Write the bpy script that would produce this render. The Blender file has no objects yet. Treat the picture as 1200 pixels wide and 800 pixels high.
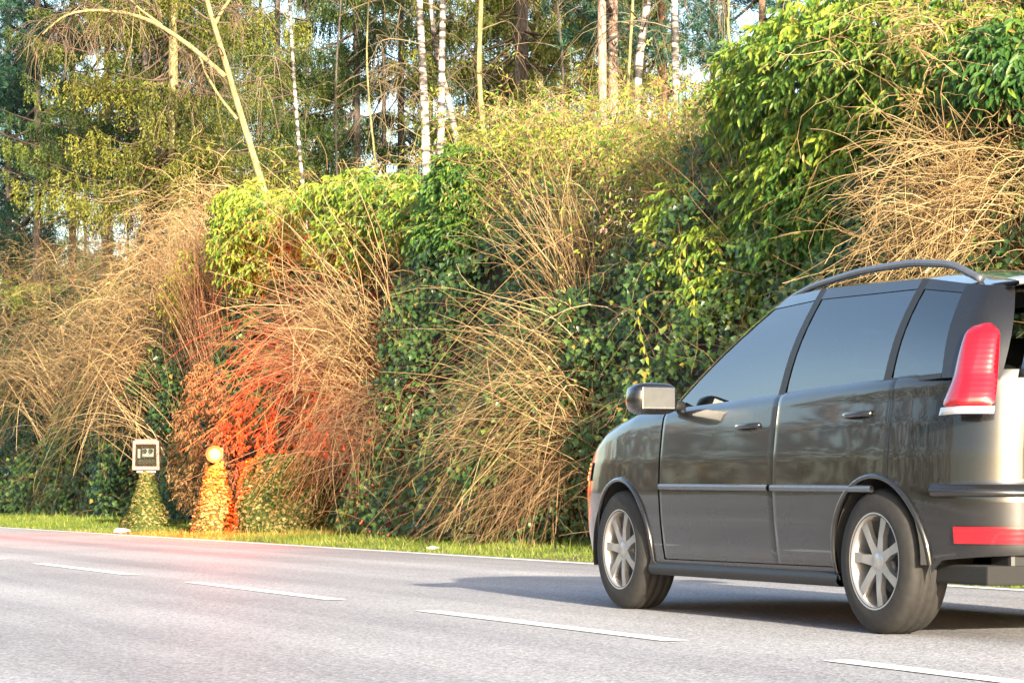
import bpy, bmesh, math, random
import numpy as np
from mathutils import Vector, Matrix
random.seed(7); rng = np.random.default_rng(11)
S = bpy.context.scene
COL = S.collection
R = math.radians
# ---------------------------------------------------------------- camera, sky, sun, exposure
# world: x = across the road towards the hedge, y = along the road (the car drives +y), z up
F = 2950.0; HY = 580.0; CH = 0.6            # focal length and horizon in photo pixels, camera height in metres
_n = math.hypot(1214, F); SN = 1214/_n; CS = F/_n
cam = bpy.data.cameras.new('camera'); camo = bpy.data.objects.new('camera', cam); COL.objects.link(camo)
cam.sensor_width = 36; cam.lens = 36*F/1200; cam.shift_y = (HY-400)/1200; cam.clip_start = .1; cam.clip_end = 3000
camo.location = (0, 0, CH); camo.rotation_euler = (R(90), 0, -math.atan2(SN, CS)); S.camera = camo
SUN_AZ = R(6); SUN_EL = R(14.2)           # direction the light travels: +y, turned slightly towards the hedge
w = bpy.data.worlds.new('World'); S.world = w; w.use_nodes = True
wn = w.node_tree.nodes; wl = w.node_tree.links
bg = wn['Background']; sky = wn.new('ShaderNodeTexSky'); sky.sky_type = 'NISHITA'; sky.sun_disc = False
sky.sun_elevation = SUN_EL; sky.sun_rotation = R(180)+SUN_AZ; sky.air_density = 1.0; sky.dust_density = 2.5; sky.ozone_density = 1.0
wl.new(sky.outputs[0], bg.inputs[0]); bg.inputs[1].default_value = .135
sl = bpy.data.lights.new('sun', 'SUN'); sl.energy = 5; sl.angle = R(.6); sl.color = (1, .88, .70)
so = bpy.data.objects.new('sun', sl); COL.objects.link(so)
sd = Vector((math.sin(SUN_AZ)*math.cos(SUN_EL), math.cos(SUN_AZ)*math.cos(SUN_EL), -math.sin(SUN_EL)))
so.rotation_euler = sd.to_track_quat('-Z', 'Y').to_euler()
S.view_settings.view_transform = 'Standard'; S.view_settings.look = 'None'
S.view_settings.exposure = 1.82; S.view_settings.gamma = 1; S.view_settings.use_curve_mapping = False

# ---------------------------------------------------------------- helpers
def ray(px, py):
    a = (px-600)/F
    return np.array([CS*a+SN, CS-SN*a, (HY-py)/F])
def PV(px, py, v):                          # point of the place seen at a photo pixel, on the plane x = v
    d = ray(px, py); t = v/d[0]; return np.array([0, 0, CH])+d*t
def PD(px, py, D):                          # the same at a given depth
    return np.array([0, 0, CH])+ray(px, py)*D
def tag(o, label=None, cat=None, group=None, kind=None):
    if label: o['label'] = label
    if cat: o['category'] = cat
    if group: o['group'] = group
    if kind: o['kind'] = kind
    return o
def empty(name, loc=(0, 0, 0), rz=0, label=None, cat=None, group=None):
    o = bpy.data.objects.new(name, None); COL.objects.link(o); o.location = loc; o.rotation_euler = (0, 0, rz)
    o.empty_display_size = .1
    return tag(o, label, cat, group)
def link(name, me, mat=None, parent=None, kind=None):
    o = bpy.data.objects.new(name, me); COL.objects.link(o)
    if mat: me.materials.append(mat)
    if parent: o.parent = parent
    if kind: o['kind'] = kind
    return o
def np_mesh(name, V, Fc, tint=None, smooth=False):
    V = np.asarray(V, np.float32); Fc = np.asarray(Fc, np.int32); k = Fc.shape[1]
    me = bpy.data.meshes.new(name); me.vertices.add(len(V)); me.vertices.foreach_set('co', V.ravel())
    me.loops.add(Fc.size); me.loops.foreach_set('vertex_index', Fc.ravel())
    me.polygons.add(len(Fc)); me.polygons.foreach_set('loop_start', np.arange(0, Fc.size, k, dtype=np.int32))
    me.polygons.foreach_set('loop_total', np.full(len(Fc), k, np.int32))
    if smooth: me.polygons.foreach_set('use_smooth', np.ones(len(Fc), bool))
    if tint is not None:
        a = me.attributes.new('tint', 'FLOAT', 'POINT'); a.data.foreach_set('value', np.asarray(tint, np.float32))
    me.update(calc_edges=True); return me
def py_mesh(name, V, Fc, smooth=False):
    me = bpy.data.meshes.new(name); me.from_pydata([tuple(map(float, v)) for v in V], [], [tuple(map(int, f)) for f in Fc]); me.update()
    if smooth:
        for p in me.polygons: p.use_smooth = True
    return me
def unit(a): return a/np.maximum(np.linalg.norm(a, axis=-1, keepdims=True), 1e-9)
def frames(dirs, ups):                      # columns: x side, y along dir, z normal
    y = unit(dirs); x = unit(np.cross(y, ups)); z = np.cross(x, y)
    return np.stack([x, y, z], -1)
def scatter(tv, tf, P, M, Sc, tint):
    tv = np.asarray(tv, float); tf = np.asarray(tf, int); n = len(P)
    Sc = np.asarray(Sc, float)
    if Sc.ndim == 1: Sc = Sc[:, None]*np.ones(3)
    L = tv[None]*Sc[:, None, :]
    V = np.einsum('nij,nkj->nki', M, L)+P[:, None, :]
    Fc = tf[None]+(np.arange(n)*len(tv))[:, None, None]
    return V.reshape(-1, 3), Fc.reshape(-1, tf.shape[1]), np.repeat(tint, len(tv))
def merge(parts):
    V, Fc, T = [], [], []; o = 0
    for v, f, t in parts:
        V.append(v); Fc.append(f+o); T.append(t); o += len(v)
    return np.concatenate(V), np.concatenate(Fc), np.concatenate(T)
def tubes(P, r0, r1, tint, sides=3):        # P (N,K,3) polylines, radii tapering r0 -> r1 (arrays of N)
    N, K, _ = P.shape
    T = np.gradient(P, axis=1); T = unit(T)
    ref = np.zeros((N, 1, 3)); ref[..., 0] = .37; ref[..., 1] = .61; ref[..., 2] = .7
    a = unit(np.cross(T, ref)); b = np.cross(T, a)
    rr = (np.asarray(r0)[:, None]+(np.asarray(r1)-np.asarray(r0))[:, None]*np.linspace(0, 1, K)[None])
    ang = np.arange(sides)*2*np.pi/sides
    V = P[:, :, None, :]+rr[:, :, None, None]*(np.cos(ang)[None, None, :, None]*a[:, :, None, :]+np.sin(ang)[None, None, :, None]*b[:, :, None, :])
    idx = np.arange(N*K*sides).reshape(N, K, sides)
    A = idx[:, :-1]; B = idx[:, 1:]
    Fc = np.stack([A, np.roll(A, -1, 2), np.roll(B, -1, 2), B], -1).reshape(-1, 4)
    return V.reshape(-1, 3), Fc, np.repeat(tint, K*sides)
def snoise(p, seed, f):                     # cheap smooth noise from sines, about -1..1
    r = np.random.default_rng(seed); s = 0
    for i in range(6):
        k = r.normal(size=p.shape[-1])*f*(1+.5*i); s = s+np.sin(p@k+r.uniform(0, 6.28))/(1+.5*i)
    return s/2.2
def grid_faces(nr, nc, wrap=False):
    f = []
    for i in range(nr-1):
        for j in range(nc if wrap else nc-1):
            f.append((i*nc+j, i*nc+(j+1) % nc, (i+1)*nc+(j+1) % nc, (i+1)*nc+j))
    return f

# ---------------------------------------------------------------- materials
def mat(name):
    m = bpy.data.materials.new(name); m.use_nodes = True
    return m, m.node_tree.nodes, m.node_tree.links, m.node_tree.nodes['Principled BSDF']
def ramp(n, stops):
    r = n.new('ShaderNodeValToRGB'); e = r.color_ramp.elements
    while len(e) < len(stops): e.new(.5)
    for i, (p, c) in enumerate(stops): e[i].position = p; e[i].color = (*c, 1)
    return r
def plain(name, c, rough=.5, metal=0, noise=.0, scale=20, coat=0, spec=.5):
    m, n, l, b = mat(name)
    b.inputs['Roughness'].default_value = rough; b.inputs['Metallic'].default_value = metal; b.inputs['Coat Weight'].default_value = coat
    b.inputs['Specular IOR Level'].default_value = spec
    tc = n.new('ShaderNodeTexCoord'); nz = n.new('ShaderNodeTexNoise'); nz.inputs['Scale'].default_value = scale; nz.inputs['Detail'].default_value = 6
    l.new(tc.outputs['Object'], nz.inputs['Vector'])
    d = noise if noise else .06
    r = ramp(n, [(.3, tuple(x*(1-d) for x in c)), (.7, tuple(min(1, x*(1+d)) for x in c))])
    l.new(nz.outputs[0], r.inputs[0]); l.new(r.outputs[0], b.inputs['Base Color']); return m
def leafmat(name, stops, trans=.35, rough=.45, spec=.4):
    m, n, l, b = mat(name)
    at = n.new('ShaderNodeAttribute'); at.attribute_name = 'tint'
    r = ramp(n, stops); l.new(at.outputs['Fac'], r.inputs[0]); l.new(r.outputs[0], b.inputs['Base Color'])
    b.inputs['Roughness'].default_value = rough; b.inputs['Specular IOR Level'].default_value = spec
    if trans:
        t = n.new('ShaderNodeBsdfTranslucent'); mx = n.new('ShaderNodeMixShader'); mx.inputs[0].default_value = trans
        l.new(r.outputs[0], t.inputs[0]); l.new(b.outputs[0], mx.inputs[1]); l.new(t.outputs[0], mx.inputs[2])
        l.new(mx.outputs[0], n['Material Output'].inputs[0])
    return m
def bark(name, c1, c2, scale=(6, 6, 1.5), dist=.6, bump=.5):
    m, n, l, b = mat(name)
    tc = n.new('ShaderNodeTexCoord'); mp = n.new('ShaderNodeMapping'); mp.inputs['Scale'].default_value = scale
    nz = n.new('ShaderNodeTexNoise'); nz.inputs['Scale'].default_value = 3; nz.inputs['Detail'].default_value = 8; nz.inputs['Roughness'].default_value = .65
    l.new(tc.outputs['Object'], mp.inputs[0]); l.new(mp.outputs[0], nz.inputs['Vector'])
    r = ramp(n, [(.36, c1), (.62, c2)]); l.new(nz.outputs[0], r.inputs[0]); l.new(r.outputs[0], b.inputs['Base Color'])
    bp = n.new('ShaderNodeBump'); bp.inputs['Strength'].default_value = bump; bp.inputs['Distance'].default_value = .03
    l.new(nz.outputs[0], bp.inputs['Height']); l.new(bp.outputs[0], b.inputs['Normal']); b.inputs['Roughness'].default_value = .9
    return m
def birchmat():
    m, n, l, b = mat('birch_bark')
    tc = n.new('ShaderNodeTexCoord'); mp = n.new('ShaderNodeMapping'); mp.inputs['Scale'].default_value = (2.2, 2.2, 8)
    nz = n.new('ShaderNodeTexNoise'); nz.inputs['Scale'].default_value = 1.6; nz.inputs['Detail'].default_value = 5; nz.inputs['Roughness'].default_value = .6
    l.new(tc.outputs['Object'], mp.inputs[0]); l.new(mp.outputs[0], nz.inputs['Vector'])
    r = ramp(n, [(.43, (.03, .026, .022)), (.485, (.15, .125, .105)), (.55, (.36, .33, .30)), (.78, (.48, .455, .42))])
    l.new(nz.outputs[0], r.inputs[0]); l.new(r.outputs[0], b.inputs['Base Color']); b.inputs['Roughness'].default_value = .75
    return m
def asphalt():
    m, n, l, b = mat('asphalt')
    tc = n.new('ShaderNodeTexCoord')
    big = n.new('ShaderNodeTexNoise'); big.inputs['Scale'].default_value = .35; big.inputs['Detail'].default_value = 4
    mp = n.new('ShaderNodeMapping'); mp.inputs['Scale'].default_value = (1.0, .025, 1)
    l.new(tc.outputs['Object'], mp.inputs[0])
    strip = n.new('ShaderNodeTexNoise'); strip.inputs['Scale'].default_value = 1.1; strip.inputs['Detail'].default_value = 3
    l.new(mp.outputs[0], strip.inputs['Vector']); l.new(tc.outputs['Object'], big.inputs['Vector'])
    vo = n.new('ShaderNodeTexVoronoi'); vo.inputs['Scale'].default_value = 85; l.new(tc.outputs['Object'], vo.inputs['Vector'])
    fine = n.new('ShaderNodeTexNoise'); fine.inputs['Scale'].default_value = 40; fine.inputs['Detail'].default_value = 3; l.new(tc.outputs['Object'], fine.inputs['Vector'])
    r1 = ramp(n, [(.3, (.225, .223, .236)), (.68, (.42, .414, .42))]); l.new(strip.outputs[0], r1.inputs[0])
    r2 = ramp(n, [(.3, (.82, .82, .82)), (.7, (1.08, 1.08, 1.08))]); l.new(big.outputs[0], r2.inputs[0])
    r3 = ramp(n, [(0, (.5, .5, .5)), (.5, (1, 1, 1)), (1, (1.6, 1.6, 1.6))]); l.new(vo.outputs['Color'], r3.inputs[0])
    r4 = ramp(n, [(.25, (.75, .75, .75)), (.75, (1.2, 1.2, 1.2))]); l.new(fine.outputs[0], r4.inputs[0])
    cur = r1.outputs[0]
    for r in (r2, r3, r4):
        mx = n.new('ShaderNodeMix'); mx.data_type = 'RGBA'; mx.blend_type = 'MULTIPLY'; mx.inputs[0].default_value = 1
        l.new(cur, mx.inputs[6]); l.new(r.outputs[0], mx.inputs[7]); cur = mx.outputs[2]
    l.new(cur, b.inputs['Base Color']); b.inputs['Roughness'].default_value = .72
    bp = n.new('ShaderNodeBump'); bp.inputs['Strength'].default_value = .35; bp.inputs['Distance'].default_value = .008
    l.new(vo.outputs['Distance'], bp.inputs['Height']); l.new(bp.outputs[0], b.inputs['Normal'])
    return m
def paintmat():
    m, n, l, b = mat('road_paint')
    tc = n.new('ShaderNodeTexCoord'); nz = n.new('ShaderNodeTexNoise'); nz.inputs['Scale'].default_value = 14; nz.inputs['Detail'].default_value = 8; nz.inputs['Roughness'].default_value = .7
    l.new(tc.outputs['Object'], nz.inputs['Vector'])
    r = ramp(n, [(.28, (.5, .49, .47)), (.42, (.84, .83, .81)), (.7, (.9, .89, .87))]); l.new(nz.outputs[0], r.inputs[0]); l.new(r.outputs[0], b.inputs['Base Color'])
    b.inputs['Roughness'].default_value = .6; return m
def groundmat(name, c1, c2, c3, sc=.8):
    m, n, l, b = mat(name)
    tc = n.new('ShaderNodeTexCoord'); nz = n.new('ShaderNodeTexNoise'); nz.inputs['Scale'].default_value = sc; nz.inputs['Detail'].default_value = 9; nz.inputs['Roughness'].default_value = .7
    l.new(tc.outputs['Object'], nz.inputs['Vector'])
    r = ramp(n, [(.3, c1), (.5, c2), (.7, c3)]); l.new(nz.outputs[0], r.inputs[0]); l.new(r.outputs[0], b.inputs['Base Color']); b.inputs['Roughness'].default_value = .95
    bp = n.new('ShaderNodeBump'); bp.inputs['Strength'].default_value = .6; bp.inputs['Distance'].default_value = .05
    l.new(nz.outputs[0], bp.inputs['Height']); l.new(bp.outputs[0], b.inputs['Normal']); return m
M = {}
M['asphalt'] = asphalt(); M['paint'] = paintmat()
M['field'] = groundmat('field_soil', (.06, .065, .025), (.11, .11, .045), (.2, .17, .08))
M['soil'] = groundmat('bank_soil', (.018, .014, .009), (.035, .027, .016), (.06, .045, .025), 1.5)
M['verge'] = groundmat('verge_soil', (.05, .055, .018), (.1, .1, .03), (.16, .13, .06), 3)
M['ivy'] = leafmat('ivy_leaf', [(0, (.016, .038, .014)), (.4, (.042, .092, .022)), (.75, (.11, .165, .03)), (.93, (.2, .21, .03)), (1, (.28, .18, .04))], .22, .36, .45)
M['laurel'] = leafmat('shrub_leaf', [(0, (.022, .075, .018)), (.4, (.075, .17, .025)), (.68, (.2, .29, .03)), (.92, (.40, .42, .05)), (1, (.42, .28, .08))], .38, .4, .45)
M['yellowleaf'] = leafmat('young_leaf', [(0, (.12, .22, .02)), (.6, (.32, .40, .04)), (1, (.48, .46, .06))], .4, .4, .4)
M['straw'] = leafmat('dry_stem', [(0, (.10, .065, .03)), (.4, (.25, .155, .068)), (.8, (.43, .30, .14)), (1, (.56, .41, .22))], 0, .7, .2)
M['brownstem'] = leafmat('brown_stem', [(0, (.05, .032, .02)), (.5, (.16, .095, .05)), (1, (.36, .22, .11))], 0, .75, .2)
M['spruce'] = leafmat('spruce_needle', [(0, (.010, .024, .009)), (.5, (.042, .075, .016)), (.85, (.12, .15, .024)), (1, (.2, .2, .04))], .25, .55, .3)
M['yspruce'] = leafmat('mossy_spruce_needle', [(0, (.02, .036, .009)), (.5, (.11, .125, .02)), (.85, (.24, .24, .036)), (1, (.3, .27, .06))], .3, .55, .3)
M['pine'] = leafmat('pine_needle', [(0, (.012, .04, .03)), (.5, (.028, .085, .055)), (1, (.07, .15, .07))], .2, .5, .3)
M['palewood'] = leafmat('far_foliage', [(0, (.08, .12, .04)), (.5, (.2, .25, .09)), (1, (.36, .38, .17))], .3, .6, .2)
M['grass'] = leafmat('grass_blade', [(0, (.06, .10, .018)), (.5, (.16, .22, .03)), (.8, (.28, .31, .06)), (1, (.42, .34, .16))], .4, .5, .3)
M['twig'] = leafmat('bare_twig', [(0, (.05, .035, .025)), (.6, (.14, .10, .072)), (1, (.26, .21, .12))], 0, .8, .2)
M['birch'] = birchmat()
M['pbark'] = bark('pine_bark_grey', (.06, .045, .036), (.2, .15, .125))
M['obark'] = bark('pine_bark_orange', (.11, .055, .035), (.34, .19, .12))
M['sbark'] = bark('spruce_bark', (.025, .021, .018), (.1, .08, .065))
M['gbark'] = bark('mossy_bark', (.11, .1, .04), (.3, .26, .12))
M['pink'] = bark('pale_pine_bark', (.18, .11, .085), (.44, .31, .25))

# ---------------------------------------------------------------- ground, road, bank
def sheet(name, x0, x1, y0, y1, z, m, nx=2, ny=2, fz=None):
    xs = np.linspace(x0, x1, nx); ys = np.linspace(y0, y1, ny)
    X, Y = np.meshgrid(xs, ys); Z = np.full_like(X, z) if fz is None else fz(X, Y)
    me = np_mesh(name, np.stack([X, Y, Z], -1).reshape(-1, 3), grid_faces(ny, nx), smooth=True)
    return tag(link(name, me, m), kind='structure')
sheet('ground', -900, 900, -600, 1500, -.03, M['field'])
sheet('road', -.35, 9.22, -60, 420, 0, M['asphalt'], 2, 40)
EDGE = 9.0; MID = 4.56
def vbase(y): return np.interp(y, [0, 18, 26, 31, 34, 39, 43, 60, 120], [10.55, 10.55, 10.55, 10.85, 11.55, 11.6, 11.35, 11.9, 12.6])   # foot of the hedge
def vergez(X, Y): return -.012+.10*np.clip((X-9.2)/1.6, 0, 1.6)+.015*snoise(np.stack([X, Y], -1), 3, 2.0)*np.clip((X-9.25)*4, 0, 1)
sheet('verge', 9.15, 13.6, -20, 150, 0, M['verge'], 16, 340, vergez)
def htop(y):                                # height of the overgrown bank
    return np.interp(y, [0, 14, 18, 21, 23, 25.5, 29, 33, 37, 44, 52, 60, 75, 130], [5.6, 5.6, 5.5, 5.1, 4.5, 4.15, 4.45, 4.6, 4.75, 4.9, 5.2, 5.5, 5.9, 6.1])
def face(y, z):                             # x of the plant surface at (y along the road, z height)
    y = np.asarray(y, float); z = np.asarray(z, float)
    p = np.stack([y, z], -1); h = htop(y)
    lump = .42*snoise(p*np.array([.55, 1.0]), 21, 1.0)+.17*snoise(p, 22, 2.6)
    k = np.clip(z/h, 0, 1.2)
    return vbase(y)+.10*z+1.9*np.clip(k-.55, 0, 1)**1.6*1.6+lump
ys = np.linspace(-20, 150, 260); us = np.linspace(0, 1, 16)
V = []
for u in us:
    if u <= .75:
        z = (u/.75)*(htop(ys)-.4)*1.0-.15; x = face(ys, z)+.36
    else:
        q = (u-.75)/.25; z = (htop(ys)-.55)-.9*np.minimum(1, q*3)+.12*q*np.sin(ys*.7); x = face(ys, htop(ys)-.55)+.36+q*.6+q*q*q*220
    V.append(np.stack([x, ys, z], -1))
V = np.array(V)
tag(link('bank', np_mesh('bank', V.reshape(-1, 3), grid_faces(len(us), len(ys)), smooth=True), M['soil']), kind='structure')
def plateau(y): return float(htop(y))-1.35
def line(name, x, y0, y1, wd, label):
    n = max(2, int((y1-y0)/1.0)); yy = np.linspace(y0, y1, n); j = .006
    a = np.stack([x-wd/2+rng.normal(0, j, n)*.5, yy, np.full(n, .004)], -1); b = np.stack([x+wd/2+rng.normal(0, j, n)*.5, yy, np.full(n, .004)], -1)
    return tag(link(name, np_mesh(name, np.concatenate([a, b]), grid_faces(2, n)[::1]), M['paint']), kind='structure')
line('edge_line', EDGE, -50, 400, .13, ''); line('edge_line', .05, -50, 400, .13, '')
dash = [(4.9, 6.65), (9.31-4.35, 7.99), (9.31, 12.25), (13.70, 16.89), (18.54, 22.0), (23.6, 27.2)]
dash = dash[1:]; y = 29.0
for i in range(14): dash.append((y, y+3.6)); y += 5.3
y = 3.55
for i in range(6): dash.insert(0, (y-3.0, y)); y -= 4.4
for a, b in dash: line('lane_dash', MID, a, b, .125, '')

# ---------------------------------------------------------------- leaf templates and plant builders
IVY_V = [(0, 0, 0), (.5, .25, .08), (.3, .55, .05), (0, 1, -.05), (-.3, .55, .05), (-.5, .25, .08)]; IVY_F = [(0, 1, 2, 3), (0, 3, 4, 5)]
LAN_V = [(0, 0, 0), (.15, .35, .05), (.12, .7, .03), (0, 1, -.09), (-.12, .7, .03), (-.15, .35, .05)]; LAN_F = IVY_F
DIA_V = [(0, 0, 0), (.5, .45, 0), (0, 1, 0), (-.5, .45, 0)]; DIA_F = [(0, 1, 2, 3)]
def rdir(n): return unit(rng.normal(size=(n, 3)))
def obj_np(name, parts, m, parent=None, kind=None, smooth=False):
    v, f, t = merge(parts); return link(name, np_mesh(name, v, f, t, smooth), m, parent, kind)

def quad_bez(A, B, C, K, wig):
    s = np.linspace(0, 1, K)[None, :, None]
    P = (1-s)**2*A[:, None]+2*s*(1-s)*B[:, None]+s*s*C[:, None]
    n = len(A); ph = rng.uniform(0, 6.28, (n, 1, 3)); fr = rng.uniform(3, 9, (n, 1, 3))
    return P+wig*np.sin(s*fr+ph)*s
def side_twigs(P, per, L, K, spread, drop):
    N, KK, _ = P.shape; i = rng.integers(0, N, N*per); k = rng.integers(KK//4, KK-1, N*per)
    p0 = P[i, k]; t = unit(P[i, k+1]-P[i, k]); d = unit(t+rng.normal(0, spread, (len(i), 3)))
    ln = L*rng.uniform(.4, 1.2, len(i))[:, None]
    return quad_bez(p0, p0+d*ln*.5, p0+d*ln+np.array([0, 0, -1])*drop*ln, K, .02)
# ivy cover of the bank: nobody could count these leaves
def ivy():
    n = 150000
    yy = 12+ (rng.random(n)**1.7)*78; h = htop(yy); zz = rng.random(n)**1.1*(h*1.0)
    lay = rng.normal(0, .09, n)
    x = face(yy, zz)+lay
    P = np.stack([x, yy, zz+.02], -1)
    nr = unit(np.stack([-np.ones(n), rng.normal(-.75, .5, n), rng.normal(.4, .4, n)], -1))
    d = unit(np.stack([rng.normal(-.3, .3, n), rng.normal(0, .6, n), rng.normal(-.8, .4, n)], -1))
    sz = (.052+.022*rng.random(n))*(1+np.clip(yy-20, 0, 60)/55)
    patch = snoise(P*np.array([.6, .8, 1.0]), 31, 1.2)
    t = np.clip(.38+.16*patch+rng.normal(0, .17, n), 0, .9)
    old = rng.random(n) < .03*np.clip(.6+patch, 0, 2); t[old] = rng.uniform(.84, 1, old.sum())
    v, f, tt = scatter(IVY_V, IVY_F, P, frames(d, nr), sz, t)
    o = link('ivy_cover', np_mesh('ivy_cover', v, f, tt), M['ivy'])
    tag(o, 'dark green glossy ivy covering the whole face of the bank', 'ivy', kind='stuff')
ivy()
def ivy_stems():
    n = 2600; yy = 13+rng.random(n)**1.6*60; zz = rng.random(n)*(htop(yy)-.4)+.1
    A = np.stack([face(yy, zz)-.03, yy, zz], -1); L = rng.uniform(.25, 1.1, n)[:, None]
    d = unit(np.stack([rng.normal(-.35, .25, n), rng.normal(.25, .8, n), rng.normal(.25, .8, n)], -1))
    P = quad_bez(A, A+d*L*.5, A+d*L+np.array([-.05, 0, -.35])*L, 8, .04)
    tw = side_twigs(P, 1, .25, 5, .6, .2)
    r = rng.uniform(.002, .0048, n)*(1+np.clip(yy-22, 0, 50)/80)
    v, f, t = merge([tubes(P, r, r*.4, rng.uniform(.3, 1, n)), tubes(tw, np.full(len(tw), .002), np.full(len(tw), .001), rng.uniform(.3, 1, len(tw)))])
    tag(link('ivy_stems', np_mesh('ivy_stems', v, f, t), M['brownstem']), 'thin bare brown stems straggling all over the dark ivy', 'stems', kind='stuff')
ivy_stems()
def crest_shoots():
    n = 420; yy = 20+rng.random(n)**1.3*55; A = np.stack([face(yy, htop(yy)*.9)+rng.uniform(-.2, .7, n), yy, htop(yy)*.93], -1)
    d = unit(np.stack([rng.normal(-.1, .35, n), rng.normal(0, .4, n), np.ones(n)], -1)); L = rng.uniform(.2, .95, n)[:, None]
    P = quad_bez(A, A+d*L*.6, A+d*L+np.stack([np.zeros(n), rng.normal(0, .35, n), -rng.random(n)*.4], -1)*L, 8, .03)
    v, f, t = tubes(P, np.full(n, .006), np.full(n, .002), rng.uniform(.4, 1, n))
    tag(link('crest_shoots', np_mesh('crest_shoots', v, f, t), M['brownstem']), 'thin bare shoots sticking up along the crest of the bank', 'shoots', kind='stuff')
crest_shoots()
def verge_grass():
    n = 90000
    yy = 12+rng.random(n)**1.5*70; q = rng.random(n); x0 = 9.17+.05*snoise(yy[:, None], 5, 2.2)
    x = x0+(vbase(yy)+.5-x0)*q
    keep = snoise(np.stack([x, yy], -1), 8, 1.4) > -1.1; x, yy, q = x[keep], yy[keep], q[keep]; n = len(x)
    z = vergez(x, yy)-.01
    d = unit(np.stack([rng.normal(0, .4, n), rng.normal(0, .4, n), np.ones(n)], -1))
    L = rng.uniform(.022, .065, n)*(1+1.2*(rng.random(n) < .05))*(1+.5*snoise(np.stack([x, yy], -1), 4, 1.5))*(1+np.clip(yy-20, 0, 50)/70)
    Sc = np.stack([rng.uniform(.008, .013, n)*(1+np.clip(yy-20, 0, 60)/50), L, np.ones(n)], -1)
    t = np.clip(.45+.2*snoise(np.stack([x, yy], -1), 6, .9)+rng.normal(0, .18, n), 0, 1)
    v, f, tt = scatter([(-.5, 0, 0), (.5, 0, 0), (.3, .6, 0), (-.05, 1, 0)], DIA_F, np.stack([x, yy, z], -1), frames(d, rdir(n)), Sc, t)
    tag(link('verge_grass', np_mesh('verge_grass', v, f, tt), M['grass']), 'strip of short sunlit green grass between road edge and bank', 'grass', kind='stuff')
verge_grass()
# a bush of dry stems; org / ctl / tip are places on the hedge, each (pixel x, pixel y, spread in m)
def dry_bush(name, label, v, org, ctl, tip, n, r=.0045, out=.7, m='straw', tint=(.12, 1), per=2, tl=.4, depth=.3, wig=.06, group='dry arching bushes on the bank'):
    O = PV(org[0], org[1], v); T = PV(tip[0], tip[1], v-out); Cc = PV(ctl[0], ctl[1], v-out*.7)
    ro = rng.normal(size=(n, 3))*np.array([.12, org[2], org[3]]); rt = rng.normal(size=(n, 3))*np.array([depth*1.2, tip[2]*1.2, tip[3]*1.25])
    n = int(n*.85); ro, rt = ro[:n], rt[:n]; A = O+ro; C = T+rt; B = Cc+rt*.45+ro*.6+rng.normal(size=(n, 3))*np.array([.22, .55, .26])
    C[:, 2] = np.maximum(C[:, 2], .06)
    base = O.copy(); base[0] = face(O[1], O[2])+.1
    e = empty(name, tuple(base), 0, label, 'bush', group)
    P = quad_bez(A, B, C, 9, wig)-base
    t = rng.uniform(*tint, n); rr = r*rng.uniform(.6, 1.5, n)
    link('stem', np_mesh('stem', *tubes(P, rr*1.25, rr*.45, t)), M[m], e, 'stuff')
    tw = side_twigs(P, per, tl, 5, .45, .25)
    link('twig', np_mesh('twig', *tubes(tw, np.full(len(tw), r*.6), np.full(len(tw), r*.25), rng.uniform(*tint, len(tw)))), M[m], e, 'stuff')
    return e
G = 'dry_bush'
dry_bush(G, 'pale straw bush sweeping low over the ivy at the far end of the hedge', 11.6, (70, 455, .9, .7), (20, 400, 0, 0), (-25, 465, 1.7, .62), 290, .0055, .8)
dry_bush(G, 'thick straw coloured bush drooping behind the speed camera', 11.5, (185, 445, .8, .8), (125, 385, 0, 0), (75, 470, 1.6, .62), 400, .0055, .9)
dry_bush(G, 'straw bush arching over towards the red flash lamp', 11.2, (430, 445, .6, .5), (370, 375, 0, 0), (312, 430, 1.2, .62), 420, .0048, .85)
dry_bush(G, 'long tan stems reaching up and sideways above the arching straw bush', 11.3, (450, 440, .5, .2), (410, 350, 0, 0), (330, 300, 1.8, .5), 45, .007, .9, per=3)
dry_bush(G, 'broad golden bush fanning down to the grass beside the car nose', 10.9, (690, 500, .25, .55), (610, 440, 0, 0), (540, 525, .75, .66), 380, .0042, .8)
dry_bush(G, 'dull brown lower stems of bare bush trailing onto the verge', 10.9, (670, 540, .3, .35), (640, 520, 0, 0), (600, 630, .7, .12), 190, .0042, .55, 'brownstem', (.4, 1), group=None)
dry_bush(G, 'upright tan stems fanning out of the ivy above the golden bush', 11.4, (690, 390, .22, .15), (672, 300, 0, 0), (640, 235, .75, .35), 150, .005, .45)
dry_bush(G, 'upright brown stems standing between ivy and the large leafy shrub', 11.5, (890, 330, .22, .2), (885, 250, 0, 0), (880, 175, .5, .35), 210, .0042, .3, 'brownstem', (.45, 1))
dry_bush(G, 'large golden tangle of dry stems behind the car roof', 11.2, (1235, 290, .35, .5), (1130, 215, 0, 0), (1085, 265, .5, .36), 620, .0042, 1.0, per=3, wig=.1, tint=(.35, .95))
dry_bush(G, 'greyish lower twigs hanging under the arching straw bush', 11.0, (450, 500, .5, .3), (420, 450, 0, 0), (375, 560, 1.0, .35), 240, .0042, .6, 'brownstem', (.3, .9))
dry_bush(G, 'dense brown twigs in the gap above the speed camera', 11.6, (240, 470, .8, .3), (225, 340, 0, 0), (215, 300, .9, .35), 260, .005, .4, 'brownstem', (.3, .9))
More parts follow.
